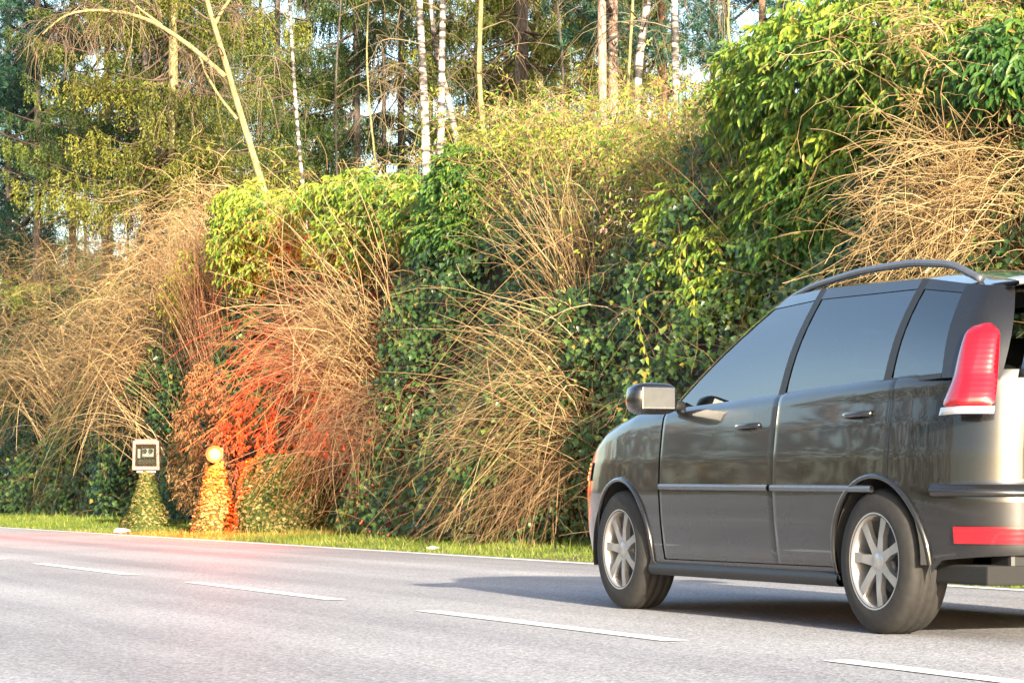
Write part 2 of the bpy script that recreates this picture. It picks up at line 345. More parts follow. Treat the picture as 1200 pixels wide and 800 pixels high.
# tangled dry tops along the crest
def tangle(label, pts, v, n, L, m='straw', tint=(.4, 1), r=.005, spread=(.5, .4), leaves=0, lm='laurel'):
    P0 = np.array([PV(px, py, v) for px, py in pts]); i = rng.integers(0, len(pts), n)
    j = rng.random(n)[:, None]; nxt = np.minimum(i+1, len(pts)-1)
    A = P0[i]*(1-j)+P0[nxt]*j+rng.normal(size=(n, 3))*np.array([.35, .2, spread[1]])
    base = P0.mean(0); base[2] = base[2]-.5
    d = unit(np.stack([rng.normal(-.35, .5, n), rng.normal(.25, .7, n), rng.normal(.55, .5, n)], -1)); ln = L*rng.uniform(.4, 1.3, n)[:, None]
    C = A+d*ln+np.array([0, 0, -.45])*ln; B = A+d*ln*.55
    e = empty('bramble', tuple(base), 0, label, 'bramble', 'dry brambles along the crest of the bank')
    P = quad_bez(A, B, C, 8, .09)-base
    rr = r*rng.uniform(.5, 1.3, n)
    link('stem', np_mesh('stem', *tubes(P, rr, rr*.4, rng.uniform(*tint, n))), M[m], e, 'stuff')
    tw = side_twigs(P, 2, L*.35, 5, .6, .2)
    link('twig', np_mesh('twig', *tubes(tw, np.full(len(tw), r*.55), np.full(len(tw), r*.25), rng.uniform(*tint, len(tw)))), M[m], e, 'stuff')
    if leaves:
        k = rng.integers(0, n, leaves); kk = rng.integers(2, 8, leaves); p = P[k, kk]+rng.normal(0, .04, (leaves, 3))
        dd = unit(np.stack([rng.normal(-.3, .5, leaves), rng.normal(0, .6, leaves), rng.normal(-.6, .5, leaves)], -1))
        nn = unit(np.stack([-np.ones(leaves), rng.normal(-.5, .5, leaves), rng.normal(.5, .5, leaves)], -1))
        v_, f_, t_ = scatter(LAN_V, LAN_F, p, frames(dd, nn), rng.uniform(.045, .085, leaves), np.clip(rng.normal(.7, .2, leaves), 0, 1))
        link('foliage', np_mesh('foliage', v_, f_, t_), M[lm], e, 'stuff')
    return e
tangle('dry tan bramble tops at the far left crest below the pine trunks', [(-20, 345), (40, 330), (95, 315), (140, 320)], 12.3, 620, 1.1, leaves=700, spread=(.5, .5))
tangle('tall pinkish tan brambles under the pale mossy trunk', [(120, 310), (170, 285), (215, 262), (262, 260), (250, 290)], 12.2, 560, 1.2, r=.006, spread=(.5, .55))
tangle('loose straw stems hanging over the ivy left of the speed camera', [(20, 400), (80, 380), (150, 360), (210, 330)], 11.7, 560, 1.2, r=.006, leaves=700, spread=(.5, .6))
tangle('matted golden bramble crest in front of the birch clump', [(565, 195), (610, 175), (660, 170), (720, 160), (790, 175)], 12.2, 720, .75, r=.0042, leaves=5200, spread=(.4, .28))
tangle('reddish brown bramble on the slope under the golden crest', [(580, 230), (640, 225), (700, 215), (770, 215), (810, 230)], 11.7, 520, .7, 'brownstem', (.5, 1), .004, leaves=3600, spread=(.4, .38))
tangle('thin dry stems beside the large leafy shrub and fence post', [(800, 205), (830, 190), (860, 180), (850, 240)], 11.9, 260, .8, r=.004, leaves=1800, spread=(.4, .4))
tangle('dry tan stems woven through the top of the large leafy shrub', [(1060, 60), (1110, 40), (1160, 20), (1210, 40), (1180, 110)], 11.1, 420, .6, r=.0045, leaves=900, spread=(.4, .35))
tangle('brown bramble between the two yellow green shrubs on the crest', [(365, 245), (350, 270), (380, 290), (500, 240)], 12.0, 280, .8, r=.005, leaves=800, spread=(.4, .4))

# leafy shrubs: sprays of hanging lance leaves on blobs; blob = (px, py, radius px x, radius px y, weight)
leafvar = []
def leaf_mesh(t):
    v = np.array(LAN_V); return np_mesh('leaf', v, np.array(LAN_F), np.full(6, t))
def shrub(label, v, blobs, nspray, size, tint=.5, m='laurel', single=0, droop=.8, cat='shrub', stems=14, tz=.25, bend=0):
    cs = np.array([PV(b[0], b[1], v+bend*(b[1]-250)/250) for b in blobs]); D = np.array([v/ray(b[0], b[1])[0] for b in blobs])
    wt = np.array([b[2]*b[3] for b in blobs], float); i = rng.choice(len(blobs), nspray, p=wt/wt.sum())
    rx = np.array([b[2] for b in blobs])[i]*D[i]/F; rz = np.array([b[3] for b in blobs])[i]*D[i]/F
    q = unit(rng.normal(size=(nspray, 3))); q[:, 0] = -np.abs(q[:, 0])*np.where(rng.random(nspray) < .85, 1, -1)
    rad = rng.uniform(.55, 1.08, nspray)**.6
    C = cs[i]+q*rad[:, None]*np.stack([np.minimum(rx*1.3, .75), rx*2.0, rz], -1)
    base = cs.mean(0).copy(); base[2] = max(.3, cs[:, 2].min()-.6); base[0] += .4
    e = empty('leafy_shrub', tuple(base), 0, label, cat, 'leafy shrubs on the bank')
    K = 8
    sd_ = unit(q*np.array([.7, .7, .4])+rng.normal(0, .5, (nspray, 3))+np.array([-.2, 0, -.15]))
    P = np.repeat(C, K, 0)+np.repeat(sd_, K, 0)*np.tile(np.linspace(0, 1, K), nspray)[:, None]*size*2.0+np.array([0, 0, -1])*(np.tile(np.linspace(0, 1, K), nspray)**2*size*.9)[:, None]
    n = len(P); sgn = np.where(np.arange(n) % 2 == 0, 1, -1)[:, None]
    side = unit(np.cross(np.repeat(sd_, K, 0), np.array([0, 0, 1.])))
    d = unit(side*sgn*.55+np.repeat(sd_, K, 0)*.5+np.array([0, 0, -droop])+rng.normal(0, .3, (n, 3)))
    nn = unit(np.stack([-np.ones(n)*.8, rng.normal(-.85, .5, n), rng.normal(.6, .45, n)], -1))
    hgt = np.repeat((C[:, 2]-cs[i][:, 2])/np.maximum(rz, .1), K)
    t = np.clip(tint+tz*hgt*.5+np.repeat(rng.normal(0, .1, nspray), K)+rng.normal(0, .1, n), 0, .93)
    dead = rng.random(n) < .012; t[dead] = .99
    sz = size*rng.uniform(.65, 1.2, n); Fr = frames(d, nn)
    P = P-base
    if single:                              # the largest leaves in view stay pieces of their own
        s = np.argsort(sz*(1+.2*rng.random(n))-np.abs(P[:, 0]-P[:, 0].min())*.06)[-single:]
        mask = np.ones(n, bool); mask[s] = False
        lv = [leaf_mesh(tt) for tt in (tint-.2, tint-.08, tint+.05, tint+.2, tint+.35, tint+.42)]
        for x in lv: x.materials.append(M[m])
        for k in s:
            o = bpy.data.objects.new('leaf', lv[int(np.clip((t[k]-tint+.25)/.12, 0, 5))]); COL.objects.link(o); o.parent = e
            mt = Matrix(Fr[k].tolist()).to_4x4(); o.matrix_local = Matrix.Translation(P[k].tolist()) @ mt @ Matrix.Scale(float(sz[k]), 4)
        P, Fr, sz, t = P[mask], Fr[mask], sz[mask], t[mask]
    v_, f_, t_ = scatter(LAN_V, LAN_F, P, Fr, sz, t)
    link('foliage', np_mesh('foliage', v_, f_, t_), M[m], e, 'stuff')
    st = rng.integers(0, nspray, stems*10); T = C[st]-base; A = np.repeat((cs-base)[rng.integers(0, len(cs), stems)], 10, 0)*np.array([.6, .8, .5])+np.array([.2, 0, -.1])
    B = (A+T)*.5+rng.normal(0, .15, T.shape)
    link('stem', np_mesh('stem', *tubes(quad_bez(A, B, T, 7, .04), np.full(len(T), .008), np.full(len(T), .003), rng.uniform(.1, .7, len(T)))), M['brownstem'], e, 'stuff')
    return e
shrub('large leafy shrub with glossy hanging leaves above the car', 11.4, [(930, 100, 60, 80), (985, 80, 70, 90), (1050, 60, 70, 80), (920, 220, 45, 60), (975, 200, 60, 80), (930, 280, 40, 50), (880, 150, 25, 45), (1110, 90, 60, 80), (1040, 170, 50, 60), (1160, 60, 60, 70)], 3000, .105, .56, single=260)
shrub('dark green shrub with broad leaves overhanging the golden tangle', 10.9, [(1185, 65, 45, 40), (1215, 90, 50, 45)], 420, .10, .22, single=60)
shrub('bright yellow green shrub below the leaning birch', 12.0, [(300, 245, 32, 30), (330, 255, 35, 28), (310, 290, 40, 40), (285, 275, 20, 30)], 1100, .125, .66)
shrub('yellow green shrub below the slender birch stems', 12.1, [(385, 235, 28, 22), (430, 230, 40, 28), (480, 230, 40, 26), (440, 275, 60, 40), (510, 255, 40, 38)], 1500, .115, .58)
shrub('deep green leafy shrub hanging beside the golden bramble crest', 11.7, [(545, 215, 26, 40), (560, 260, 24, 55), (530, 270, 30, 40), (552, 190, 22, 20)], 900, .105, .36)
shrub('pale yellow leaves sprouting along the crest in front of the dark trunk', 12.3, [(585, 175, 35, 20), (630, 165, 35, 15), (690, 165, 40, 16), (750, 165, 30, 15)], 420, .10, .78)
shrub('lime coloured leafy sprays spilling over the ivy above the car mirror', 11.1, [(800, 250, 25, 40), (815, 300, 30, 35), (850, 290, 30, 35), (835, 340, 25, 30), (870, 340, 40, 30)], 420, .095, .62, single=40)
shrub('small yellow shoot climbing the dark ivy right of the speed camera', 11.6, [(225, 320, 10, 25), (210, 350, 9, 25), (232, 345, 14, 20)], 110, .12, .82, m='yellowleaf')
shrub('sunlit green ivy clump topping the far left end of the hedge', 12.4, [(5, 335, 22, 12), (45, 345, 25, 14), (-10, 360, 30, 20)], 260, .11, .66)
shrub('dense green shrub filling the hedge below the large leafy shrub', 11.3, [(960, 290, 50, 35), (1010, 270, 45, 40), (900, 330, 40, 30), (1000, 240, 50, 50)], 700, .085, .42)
M['rust'] = leafmat('added_brown_leaf', [(0, (.10, .05, .02)), (.5, (.26, .15, .06)), (1, (.42, .28, .12))], .3, .7, .2)  # brown leaves for the added shrub and the added hedge
shrub('brown leaved shrub added right behind the flash lamp to catch its red light', 11.15, [(228, 545, 20, 45), (250, 500, 32, 45), (290, 520, 30, 60), (250, 570, 28, 40), (255, 450, 25, 30)], 900, .075, .5, m='rust', tz=0)  # added shrub: its brown leaves take up the red flash light
def vine(label, pts, v, nl, size):
    pp = np.array([PV(x, y, v) for x, y in pts]); base = pp[0]
    e = empty('hanging_vine', tuple(base), 0, label, 'vine', 'hanging vines on the ivy')
    s = np.linspace(0, 1, 14); cum = np.linspace(0, 1, len(pp)); P = np.stack([np.interp(s, cum, pp[:, k]) for k in range(3)], -1)-base
    P[:, 0] -= .06*np.sin(s*5); P[:, 1] += .02*np.sin(s*9)
    link('stem', np_mesh('stem', *tubes(P[None], [.005], [.002], np.array([.6]))), M['brownstem'], e)
    me = [leaf_mesh(t) for t in (.5, .8, .95)]
    for x in me: x.materials.append(M['yellowleaf'])
    for k in range(nl):
        q = (k//2+.6)/(nl/2+.3); c = np.array([np.interp(q, s, P[:, j]) for j in range(3)])
        d = np.array([[-.25, (1 if k % 2 else -1)*.7+random.gauss(0, .15), -1.0]]); nn = np.array([[-1, -.6+random.gauss(0, .3), .5]])
        o = bpy.data.objects.new('leaf', me[k % 3]); COL.objects.link(o); o.parent = e
        o.matrix_local = Matrix.Translation(c.tolist()) @ Matrix(frames(d, nn)[0].tolist()).to_4x4() @ Matrix.Scale(size*random.uniform(.8, 1.15), 4)
vine('single hanging vine with pairs of yellow leaves on the dark ivy', [(761, 345), (755, 365), (756, 400), (757, 425), (746, 455)], 10.25, 16, .11)
vine('short vine of lime leaves beside the sprays above the car mirror', [(806, 285), (803, 310), (812, 340), (806, 370)], 10.3, 14, .10)

# ---------------------------------------------------------------- trees
def trunk_np(pts, r0, r1, sides=10, K=16):
    pts = np.asarray(pts, float); s = np.linspace(0, 1, K); c = np.linspace(0, 1, len(pts))
    # smooth interpolation through the given points
    P = np.stack([np.interp(s, c, pts[:, k]) for k in range(3)], -1)
    for _ in range(2): P[1:-1] = (P[:-2]+2*P[1:-1]+P[2:])/4
    return tubes(P[None], [r0], [r1], np.array([.5]), sides)
def spruce_proto(seed, H=17, Lmax=3.0, nb=120, low=1.0, per=64, hang=.55):
    g = np.random.default_rng(seed)
    hs = low+(g.random(nb)**1.9)*(H-low-.4); Ls = (Lmax*(1-hs/H)**.75+.3)*g.uniform(.65, 1.1, nb); az = g.uniform(0, 6.283, nb)
    K = 9; s = np.linspace(0, 1, K)[None, :]
    sag = g.uniform(.12, .42, nb)[:, None]
    rad = Ls[:, None]*s; z = hs[:, None]-sag*Ls[:, None]*np.sin(np.minimum(s*1.25, 1.0)*1.9)+.12*Ls[:, None]*s**3
    azz = az[:, None]+.25*(s**1.5)*g.normal(size=(nb, 1))
    BP = np.stack([rad*np.cos(azz), rad*np.sin(azz), z], -1)
    br = tubes(BP, .022*Ls/2+.008, np.full(nb, .004), g.uniform(.1, .6, nb))
    n = nb*per; bi = np.repeat(np.arange(nb), per); q = g.uniform(.18, 1.0, n)**.8
    x = q*(K-1); k = np.minimum(x.astype(int), K-2); fr = (x-k)[:, None]
    c = BP[bi, k]*(1-fr)+BP[bi, k+1]*fr
    t = unit(BP[bi, k+1]-BP[bi, k]); side = unit(np.cross(t, np.array([0, 0, 1.])))
    off = g.normal(0, 1, n)*(.05+.16*Ls[bi]*(1-q)*q*1.6); c = c+side*off[:, None]; c[:, 2] -= np.abs(off)*.35
    ln = hang*g.uniform(.25, 1.15, n)*(1.1-.45*q)
    J = 12; m = n*J; st = np.tile(np.arange(J)/J, n)
    dr = unit(np.repeat(t, J, 0)*.35*(1-st)[:, None]+np.repeat(side*np.sign(off)[:, None], J, 0)*.35*(1-st)[:, None]+np.array([0, 0, -1.0])+np.repeat(g.normal(0, .14, (n, 3)), J, 0))
    p = np.repeat(c, J, 0)+dr*(st*np.repeat(ln, J))[:, None]
    alt = np.where(np.arange(m) % 2 == 0, 1, -1)[:, None]
    d = unit(dr+alt*np.repeat(unit(g.normal(size=(n, 3))), J, 0)*.75+g.normal(0, .3, (m, 3)))
    Sc = np.stack([.018+.014*g.random(m), .05+.07*g.random(m)*(1.1-.6*st), np.ones(m)], -1)
    tt = np.clip(.42+np.repeat(g.normal(0, .14, nb), per*J)+.22*(q.repeat(J)-.6)+g.normal(0, .12, m), 0, 1)
    fo = scatter(DIA_V, DIA_F, p, frames(d, unit(g.normal(size=(m, 3)))), Sc, tt)
    return np_mesh('branch', *br), np_mesh('crown', *fo)
SP = [spruce_proto(41, 17, 3.0, 135, .8, 62, .6), spruce_proto(42, 16, 2.6, 120, .6, 62, .8), spruce_proto(43, 18, 3.4, 145, 1.0, 60, .55)]
for a, b in SP: a.materials.append(M['twig']); b.materials.append(M['spruce'])
def trunk_obj(e, base_pts, r0, r1, m, sides=10):
    return link('trunk', np_mesh('trunk', *trunk_np(base_pts, r0, r1, sides), smooth=True), M[m], e)
def spruce(label, px, D, kind, rot, sc=1.0, wid=.3, bk='sbark', yellow=False, group='spruces behind the hedge', dz=0, lean=0, lift=0):
    p = PD(px, 300, D); z = plateau(min(p[1], 129))+dz-.3
    e = empty('spruce_tree', (p[0], p[1], z), 0, label, 'spruce', group)
    trunk_obj(e, [(0, 0, 0), (lean*.3, 0, 5), (lean, 0, 16*sc)], wid/2*1.1, .04, bk)
    a, b = SP[kind]
    for nm, me in (('branch', a), ('crown', b)):
        o = bpy.data.objects.new(nm, me); COL.objects.link(o); o.parent = e; o.rotation_euler = (0, 0, rot); o.scale = (sc, sc, sc); o['kind'] = 'stuff'; o.location.z = lift
        if yellow and nm == 'crown': o.material_slots[0].link = 'OBJECT'; o.material_slots[0].material = M['yspruce']
    return e
spruce('spruce with grey trunk between the pines and the pale mossy trunk', 126, 62, 0, .4, 1, .32, 'pbark', lift=5.0)
spruce('dark spruce whose drooping boughs hang behind the leaning birch', 172, 55, 2, 1.3, 1, .34, 'sbark', lift=3.4)
spruce('spruce with pale mossy sunlit trunk rising out of the tan brambles', 203, 48, 1, 2.6, 1, .26, 'gbark', yellow=True, dz=.2, lift=2.8)
spruce('deep green spruce filling the gap right of the pale mossy trunk', 262, 60, 0, 3.3, 1.05, .3)
spruce('spruce standing behind the slender birch stem', 325, 66, 2, 4.4, 1, .3)
spruce('dark spruce directly left of the birch clump', 418, 62, 1, 5.2, 1.1, .28)
spruce('shaded spruce just behind the birch clump', 470, 66, 0, .9, 1.0, .28)
spruce('yellowish spruce right of the birch clump', 560, 58, 1, 2.0, 1, .22, 'gbark', True)
spruce('mossy spruce with thick dark trunk behind the golden bramble crest', 611, 52, 2, 3.9, 1, .5, 'sbark', True)
spruce('spruce with yellow mossy trunk beside the thick dark trunk', 630, 56, 1, 5.0, 1, .42, 'gbark', True)
spruce('thin yellow green spruce behind the pink pine trunks', 690, 64, 0, 1.7, 1, .25, 'sbark', True)
spruce('spruce with dark brown trunk between the two right hand birches', 776, 60, 1, 3.1, 1, .42, 'obark', True)
spruce('small yellow green spruce behind the wire fence', 755, 72, 2, .2, .8, .25, 'sbark', True)
spruce('sparse spruce at the edge of the open sky gap', 835, 58, 1, 4.0, .62, .16, 'sbark', True)
spruce('spruce far behind the birch clump', 505, 85, 2, 2.2, 1.0, .3, yellow=True)
spruce('spruce far behind the slender birch stem', 360, 88, 1, .6, 1.1, .3, yellow=True)
spruce('dark spruce deep in the wood behind the leaning birch', 235, 90, 0, 1.1, 1.1, .3)
spruce('dark spruce deep in the wood left of the pine stems', 20, 105, 2, 3.0, 1.0, .3, lift=4)
spruce('tall shaded spruce deep in the wood behind the birch clump', 450, 92, 0, 3.7, 1.3, .32)
spruce('tall shaded spruce deep in the wood behind the pale mossy trunk', 185, 96, 2, .5, 1.3, .32)
spruce('yellowish spruce deep in the wood behind the thick dark trunk', 595, 84, 1, 4.5, 1.3, .3, yellow=True)
spruce('yellowish spruce deep in the wood behind the pink pine trunks', 665, 90, 2, 5.9, 1.3, .3, yellow=True)
spruce('yellowish spruce deep in the wood behind the curved birch', 735, 95, 0, 2.9, 1.3, .3, yellow=True)
spruce('tall dark spruce deep in the wood behind the slender birch stem', 305, 100, 1, 1.5, 1.4, .3)
spruce('tall dark spruce deep in the wood behind the thin greenish sapling', 400, 108, 2, 5.5, 1.4, .3)

def added_reflection_hedge():  # unseen hedge, added to give the car's side a dark reflection
    n = 26000; yy = 12+rng.random(n)*110; h = 6.0+1.8*snoise(yy[:, None], 81, .25)+.9*snoise(yy[:, None], 82, .9); zz = rng.random(n)*h
    P = np.stack([-9.5-1.2*rng.random(n)+.5*snoise(np.stack([yy, zz], -1), 83, .8), yy-60, zz], -1)
    t = np.clip(.4+.3*snoise(P, 84, .7)+rng.normal(0, .2, n), 0, 1); d = rdir(n)
    e = empty('hedge', (0, 60, 0), 0, 'unseen brown leaved hedge added across the road to be mirrored in the side of the car', 'hedge')
    link('foliage', np_mesh('foliage', *scatter(IVY_V, IVY_F, P, frames(d, rdir(n)), rng.uniform(.18, .34, n), t)), M['rust'], e, 'stuff')
added_reflection_hedge()
def pine_proto(seed, H=17, z0=6.0, nb=34, L=2.8, puffs=26):
    g = np.random.default_rng(seed)
    hs = z0+g.random(nb)*(H-z0); Ls = L*g.uniform(.5, 1.1, nb)*(1-.5*(hs-z0)/(H-z0)); az = g.uniform(0, 6.283, nb); K = 7; s = np.linspace(0, 1, K)[None]
    BP = np.stack([Ls[:, None]*s*np.cos(az[:, None]+.5*s), Ls[:, None]*s*np.sin(az[:, None]+.5*s), hs[:, None]+Ls[:, None]*(.12*s-.25*s*(1-s)+.1*np.sin(s*7+az[:, None]))], -1)
    br = tubes(BP, .02*Ls+.01, np.full(nb, .006), g.uniform(.1, .5, nb), 4)
    n = nb*puffs; bi = np.repeat(np.arange(nb), puffs); q = g.uniform(.4, 1, n); x = q*(K-1); k = np.minimum(x.astype(int), K-2); fr = (x-k)[:, None]
    c = BP[bi, k]*(1-fr)+BP[bi, k+1]*fr+g.normal(0, .26, (n, 3))*np.array([1, 1, .6])
    J = 26; m = n*J; d = unit(unit(g.normal(size=(n, 3))+np.array([0, 0, .7])).repeat(J, 0)*.55+g.normal(0, .7, (m, 3)))
    Sc = np.stack([.014+.010*g.random(m), .11+.10*g.random(m), np.ones(m)], -1)
    t = np.clip(.45+np.repeat(g.normal(0, .18, n), J)+g.normal(0, .12, m), 0, 1)
    fo = scatter(DIA_V, DIA_F, np.repeat(c, J, 0)+d*.02, frames(d, unit(g.normal(size=(m, 3)))), Sc, t)
    return np_mesh('branch', *br), np_mesh('crown', *fo)
PP = [pine_proto(51, 17, 5.4, 40, 2.8, 40), pine_proto(52, 16, 3.4, 46, 3.0, 46)]
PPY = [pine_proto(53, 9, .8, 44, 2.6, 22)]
for a, b in PP: a.materials.append(M['sbark']); b.materials.append(M['pine'])
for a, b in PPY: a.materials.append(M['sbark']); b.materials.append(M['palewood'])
def pine(label, px, D, protos, rot, wid, bk, sc=1.0, px_top=None, group='pines behind the hedge', name='pine_tree', dz=0):
    p = PD(px, 300, D); z = plateau(min(p[1], 129))-.3+dz
    e = empty(name, (p[0], p[1], z), 0, label, 'pine', group)
    ln = 0 if px_top is None else (px_top-px)/F*D
    trunk_obj(e, [(0, 0, 0), (ln*.5, 0, 4), (ln*1.8, 0, 16*sc)], wid/2*1.12, .06, bk)
    if protos:
        for nm, me in zip(('branch', 'crown'), protos):
            o = bpy.data.objects.new(nm, me); COL.objects.link(o); o.parent = e; o.rotation_euler = (0, 0, rot); o.scale = (sc, sc, sc); o['kind'] = 'stuff'
    return e
pine('pine with straight grey brown trunk and blue green crown', 44, 72, PP[1], .3, .29, 'pbark', dz=0)
pine('pine with reddish flaking trunk between grey trunks', 85, 76, PP[0], 2.1, .30, 'obark')
pine('blue green pine leaning in from the left end of the wood', -22, 78, PP[1], 4.0, .3, 'pbark')
pine('blue green pine whose dense tufts hang over the far left of the wood', 10, 77, PP[1], 5.5, .26, 'pbark', dz=-.6)
pine('twin stemmed pink barked pine, darker stem, beyond the birches', 708, 47, PP[0], 5.2, .2, 'pink', px_top=704)
pine('twin stemmed pink barked pine, brighter stem, beyond the birches', 719, 47.5, None, 0, .24, 'pink', px_top=718)
pine('orange barked pine standing over the large leafy shrub', 895, 52, PP[0], 1.0, .20, 'obark', px_top=893)
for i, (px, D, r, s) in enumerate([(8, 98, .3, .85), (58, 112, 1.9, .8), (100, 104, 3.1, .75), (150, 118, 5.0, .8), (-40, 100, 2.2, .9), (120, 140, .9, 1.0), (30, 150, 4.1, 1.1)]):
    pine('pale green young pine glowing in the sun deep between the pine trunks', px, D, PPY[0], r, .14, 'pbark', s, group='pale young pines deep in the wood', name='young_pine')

def birch(label, pts, D, wid, wid_top=None, twigs=36, bk='birch', tl=1.6, fork=None, name='birch_tree', group='birches behind the hedge', tint=(.3, 1), cat='birch'):
    ps = np.array([PD(x, y, D) for x, y in pts]); p0 = ps[0].copy(); z = plateau(min(p0[1], 129))-.3
    d0 = unit(ps[0]-ps[1]); foot = ps[0]+d0*abs((ps[0][2]-z)/max(.3, -d0[2])); foot[2] = z
    up = unit(ps[-1]-ps[-2])*np.array([.6, .6, 1]); ps = np.vstack([foot, ps, ps[-1]+up*2.5, ps[-1]+up*5.0])
    e = empty(name, tuple(foot), 0, label, cat, group)
    trunk_obj(e, ps-foot, wid/2*1.1, (wid_top or wid*.35)/2, bk)
    top = ps-foot
    twigs = int(twigs*.3)
    if twigs:
        s = rng.uniform(.35, 1, twigs); c = np.linspace(0, 1, len(top)); A = np.stack([np.interp(s, c, top[:, k]) for k in range(3)], -1)
        az = rng.uniform(0, 6.28, twigs); L = tl*rng.uniform(.5, 1.2, twigs)[:, None]*(1.3-s[:, None]*.6)
        d = np.stack([np.cos(az), np.sin(az), rng.uniform(.3, .9, twigs)], -1)
        P = quad_bez(A, A+d*L*.6, A+d*L+np.array([0, 0, -.75])*L, 8, .08)
        link('branch', np_mesh('branch', *tubes(P, np.full(twigs, .014), np.full(twigs, .004), rng.uniform(*tint, twigs))), M['twig'], e, 'stuff')
        tw = side_twigs(P, 5, tl*.5, 6, .5, .6)
        link('twig', np_mesh('twig', *tubes(tw, np.full(len(tw), .006), np.full(len(tw), .0025), rng.uniform(*tint, len(tw)))), M['twig'], e, 'stuff')
    return e, foot
birch('birch clump, left white stem bending slightly to the right', [(500, 210), (497, 110), (491, 0)], 42, .165)
birch('birch clump, middle straight white stem', [(516, 215), (517, 110), (519, 0)], 42.5, .15)
birch('birch clump, right stem leaning in towards the middle one', [(541, 195), (528, 125), (510, 60), (504, 0)], 43, .12, twigs=25)
e, ft = birch('leaning pale birch with a bough arching far to the left', [(307, 215), (290, 160), (270, 95), (258, 50), (240, 0)], 44, .13, .06, bk='gbark')
def bough(e, ft, pts, D, r0, r1, n=40, tl=1.0, m='gbark'):
    ps = np.array([PD(x, y, D) for x, y in pts])-ft
    link('bough', np_mesh('bough', *trunk_np(ps, r0, r1, 7, 22), smooth=True), M[m], e)
    s = rng.uniform(.45, 1, n); c = np.linspace(0, 1, len(ps)); A = np.stack([np.interp(s, c, ps[:, k]) for k in range(3)], -1)
    d = unit(np.stack([rng.normal(0, .6, n), rng.normal(.6, .6, n), rng.normal(.2, .5, n)], -1)); L = tl*rng.uniform(.5, 1.2, n)[:, None]
    P = quad_bez(A, A+d*L*.6, A+d*L+np.array([0, 0, -.6])*L, 8, .06)
    tw = side_twigs(P, 6, tl*.5, 6, .5, .5)
    link('twig', np_mesh('twig', *merge3(tubes(P, np.full(n, .010), np.full(n, .004), rng.uniform(.4, 1, n)), tubes(tw, np.full(len(tw), .006), np.full(len(tw), .003), rng.uniform(.3, .9, len(tw))))), M['twig'], e, 'stuff')
def merge3(*p): return merge(p)
bough(e, ft, [(264, 90), (225, 55), (180, 25), (140, 13), (105, 12), (75, 17), (50, 40)], 44, .048, .014, 34)
bough(e, ft, [(278, 140), (258, 115), (240, 85), (236, 70), (222, 50)], 44, .03, .01, 20, .7)
bough(e, ft, [(252, 28), (262, 10), (275, -8)], 44, .04, .02, 10, .7)
bough(e, ft, [(190, 30), (165, 12), (147, -6)], 44, .025, .012, 15, .7)
birch('slender birch stem between the leaning birch and the clump', [(355, 222), (346, 120), (339, 0)], 46, .075, .04, 30, 'birch')
birch('thin greenish sapling left of the birch clump', [(440, 190), (432, 120), (429, 60), (431, 30)], 47, .045, .02, 25, 'gbark', 1.0, name='sapling', cat='sapling', group='saplings behind the hedge')
birch('thick greenish young tree right of the birch clump', [(567, 155), (560, 90), (564, 0)], 46, .11, .06, 45, 'gbark')
birch('curved white birch beside the pink barked pine', [(744, 150), (748, 80), (752, 40), (760, 0)], 41, .14, .1, 45)
birch('slim grey stem between pink pine and curved birch', [(733, 155), (737, 80), (742, 0)], 43, .06, .04, 30, 'gbark', name='sapling', cat='sapling', group='saplings behind the hedge')
birch('straight white birch next to the green fence post', [(795, 190), (792, 100), (790, 0)], 39, .125, .09, 55, tl=2.0)
birch('crooked bare stem against the open sky', [(862, 70), (852, 40), (854, 0)], 45, .06, .04, 45, 'gbark', 2.2, name='sapling', cat='sapling', group='saplings behind the hedge')
birch('bare twiggy young tree in front of the dark spruces', [(395, 200), (392, 100), (400, 0)], 50, .05, .03, 80, 'sbark', 2.0, name='sapling', cat='sapling', group='saplings behind the hedge')
birch('bare twiggy young tree beside the thick dark trunk', [(655, 160), (662, 90), (652, 0)], 48, .06, .03, 70, 'sbark', 2.0, name='sapling', cat='sapling', group='saplings behind the hedge')
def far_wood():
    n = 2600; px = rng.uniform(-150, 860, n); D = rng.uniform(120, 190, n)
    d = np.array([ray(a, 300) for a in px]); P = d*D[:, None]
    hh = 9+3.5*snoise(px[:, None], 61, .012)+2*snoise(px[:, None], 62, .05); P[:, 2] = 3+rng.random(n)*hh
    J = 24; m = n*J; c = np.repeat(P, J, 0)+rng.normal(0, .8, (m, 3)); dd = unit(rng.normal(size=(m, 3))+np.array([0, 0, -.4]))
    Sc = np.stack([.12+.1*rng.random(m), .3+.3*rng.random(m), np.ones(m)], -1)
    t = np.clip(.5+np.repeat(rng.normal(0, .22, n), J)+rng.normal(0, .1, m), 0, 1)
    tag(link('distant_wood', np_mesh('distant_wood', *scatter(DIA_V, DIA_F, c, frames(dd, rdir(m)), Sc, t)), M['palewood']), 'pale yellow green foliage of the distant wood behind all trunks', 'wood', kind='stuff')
far_wood()
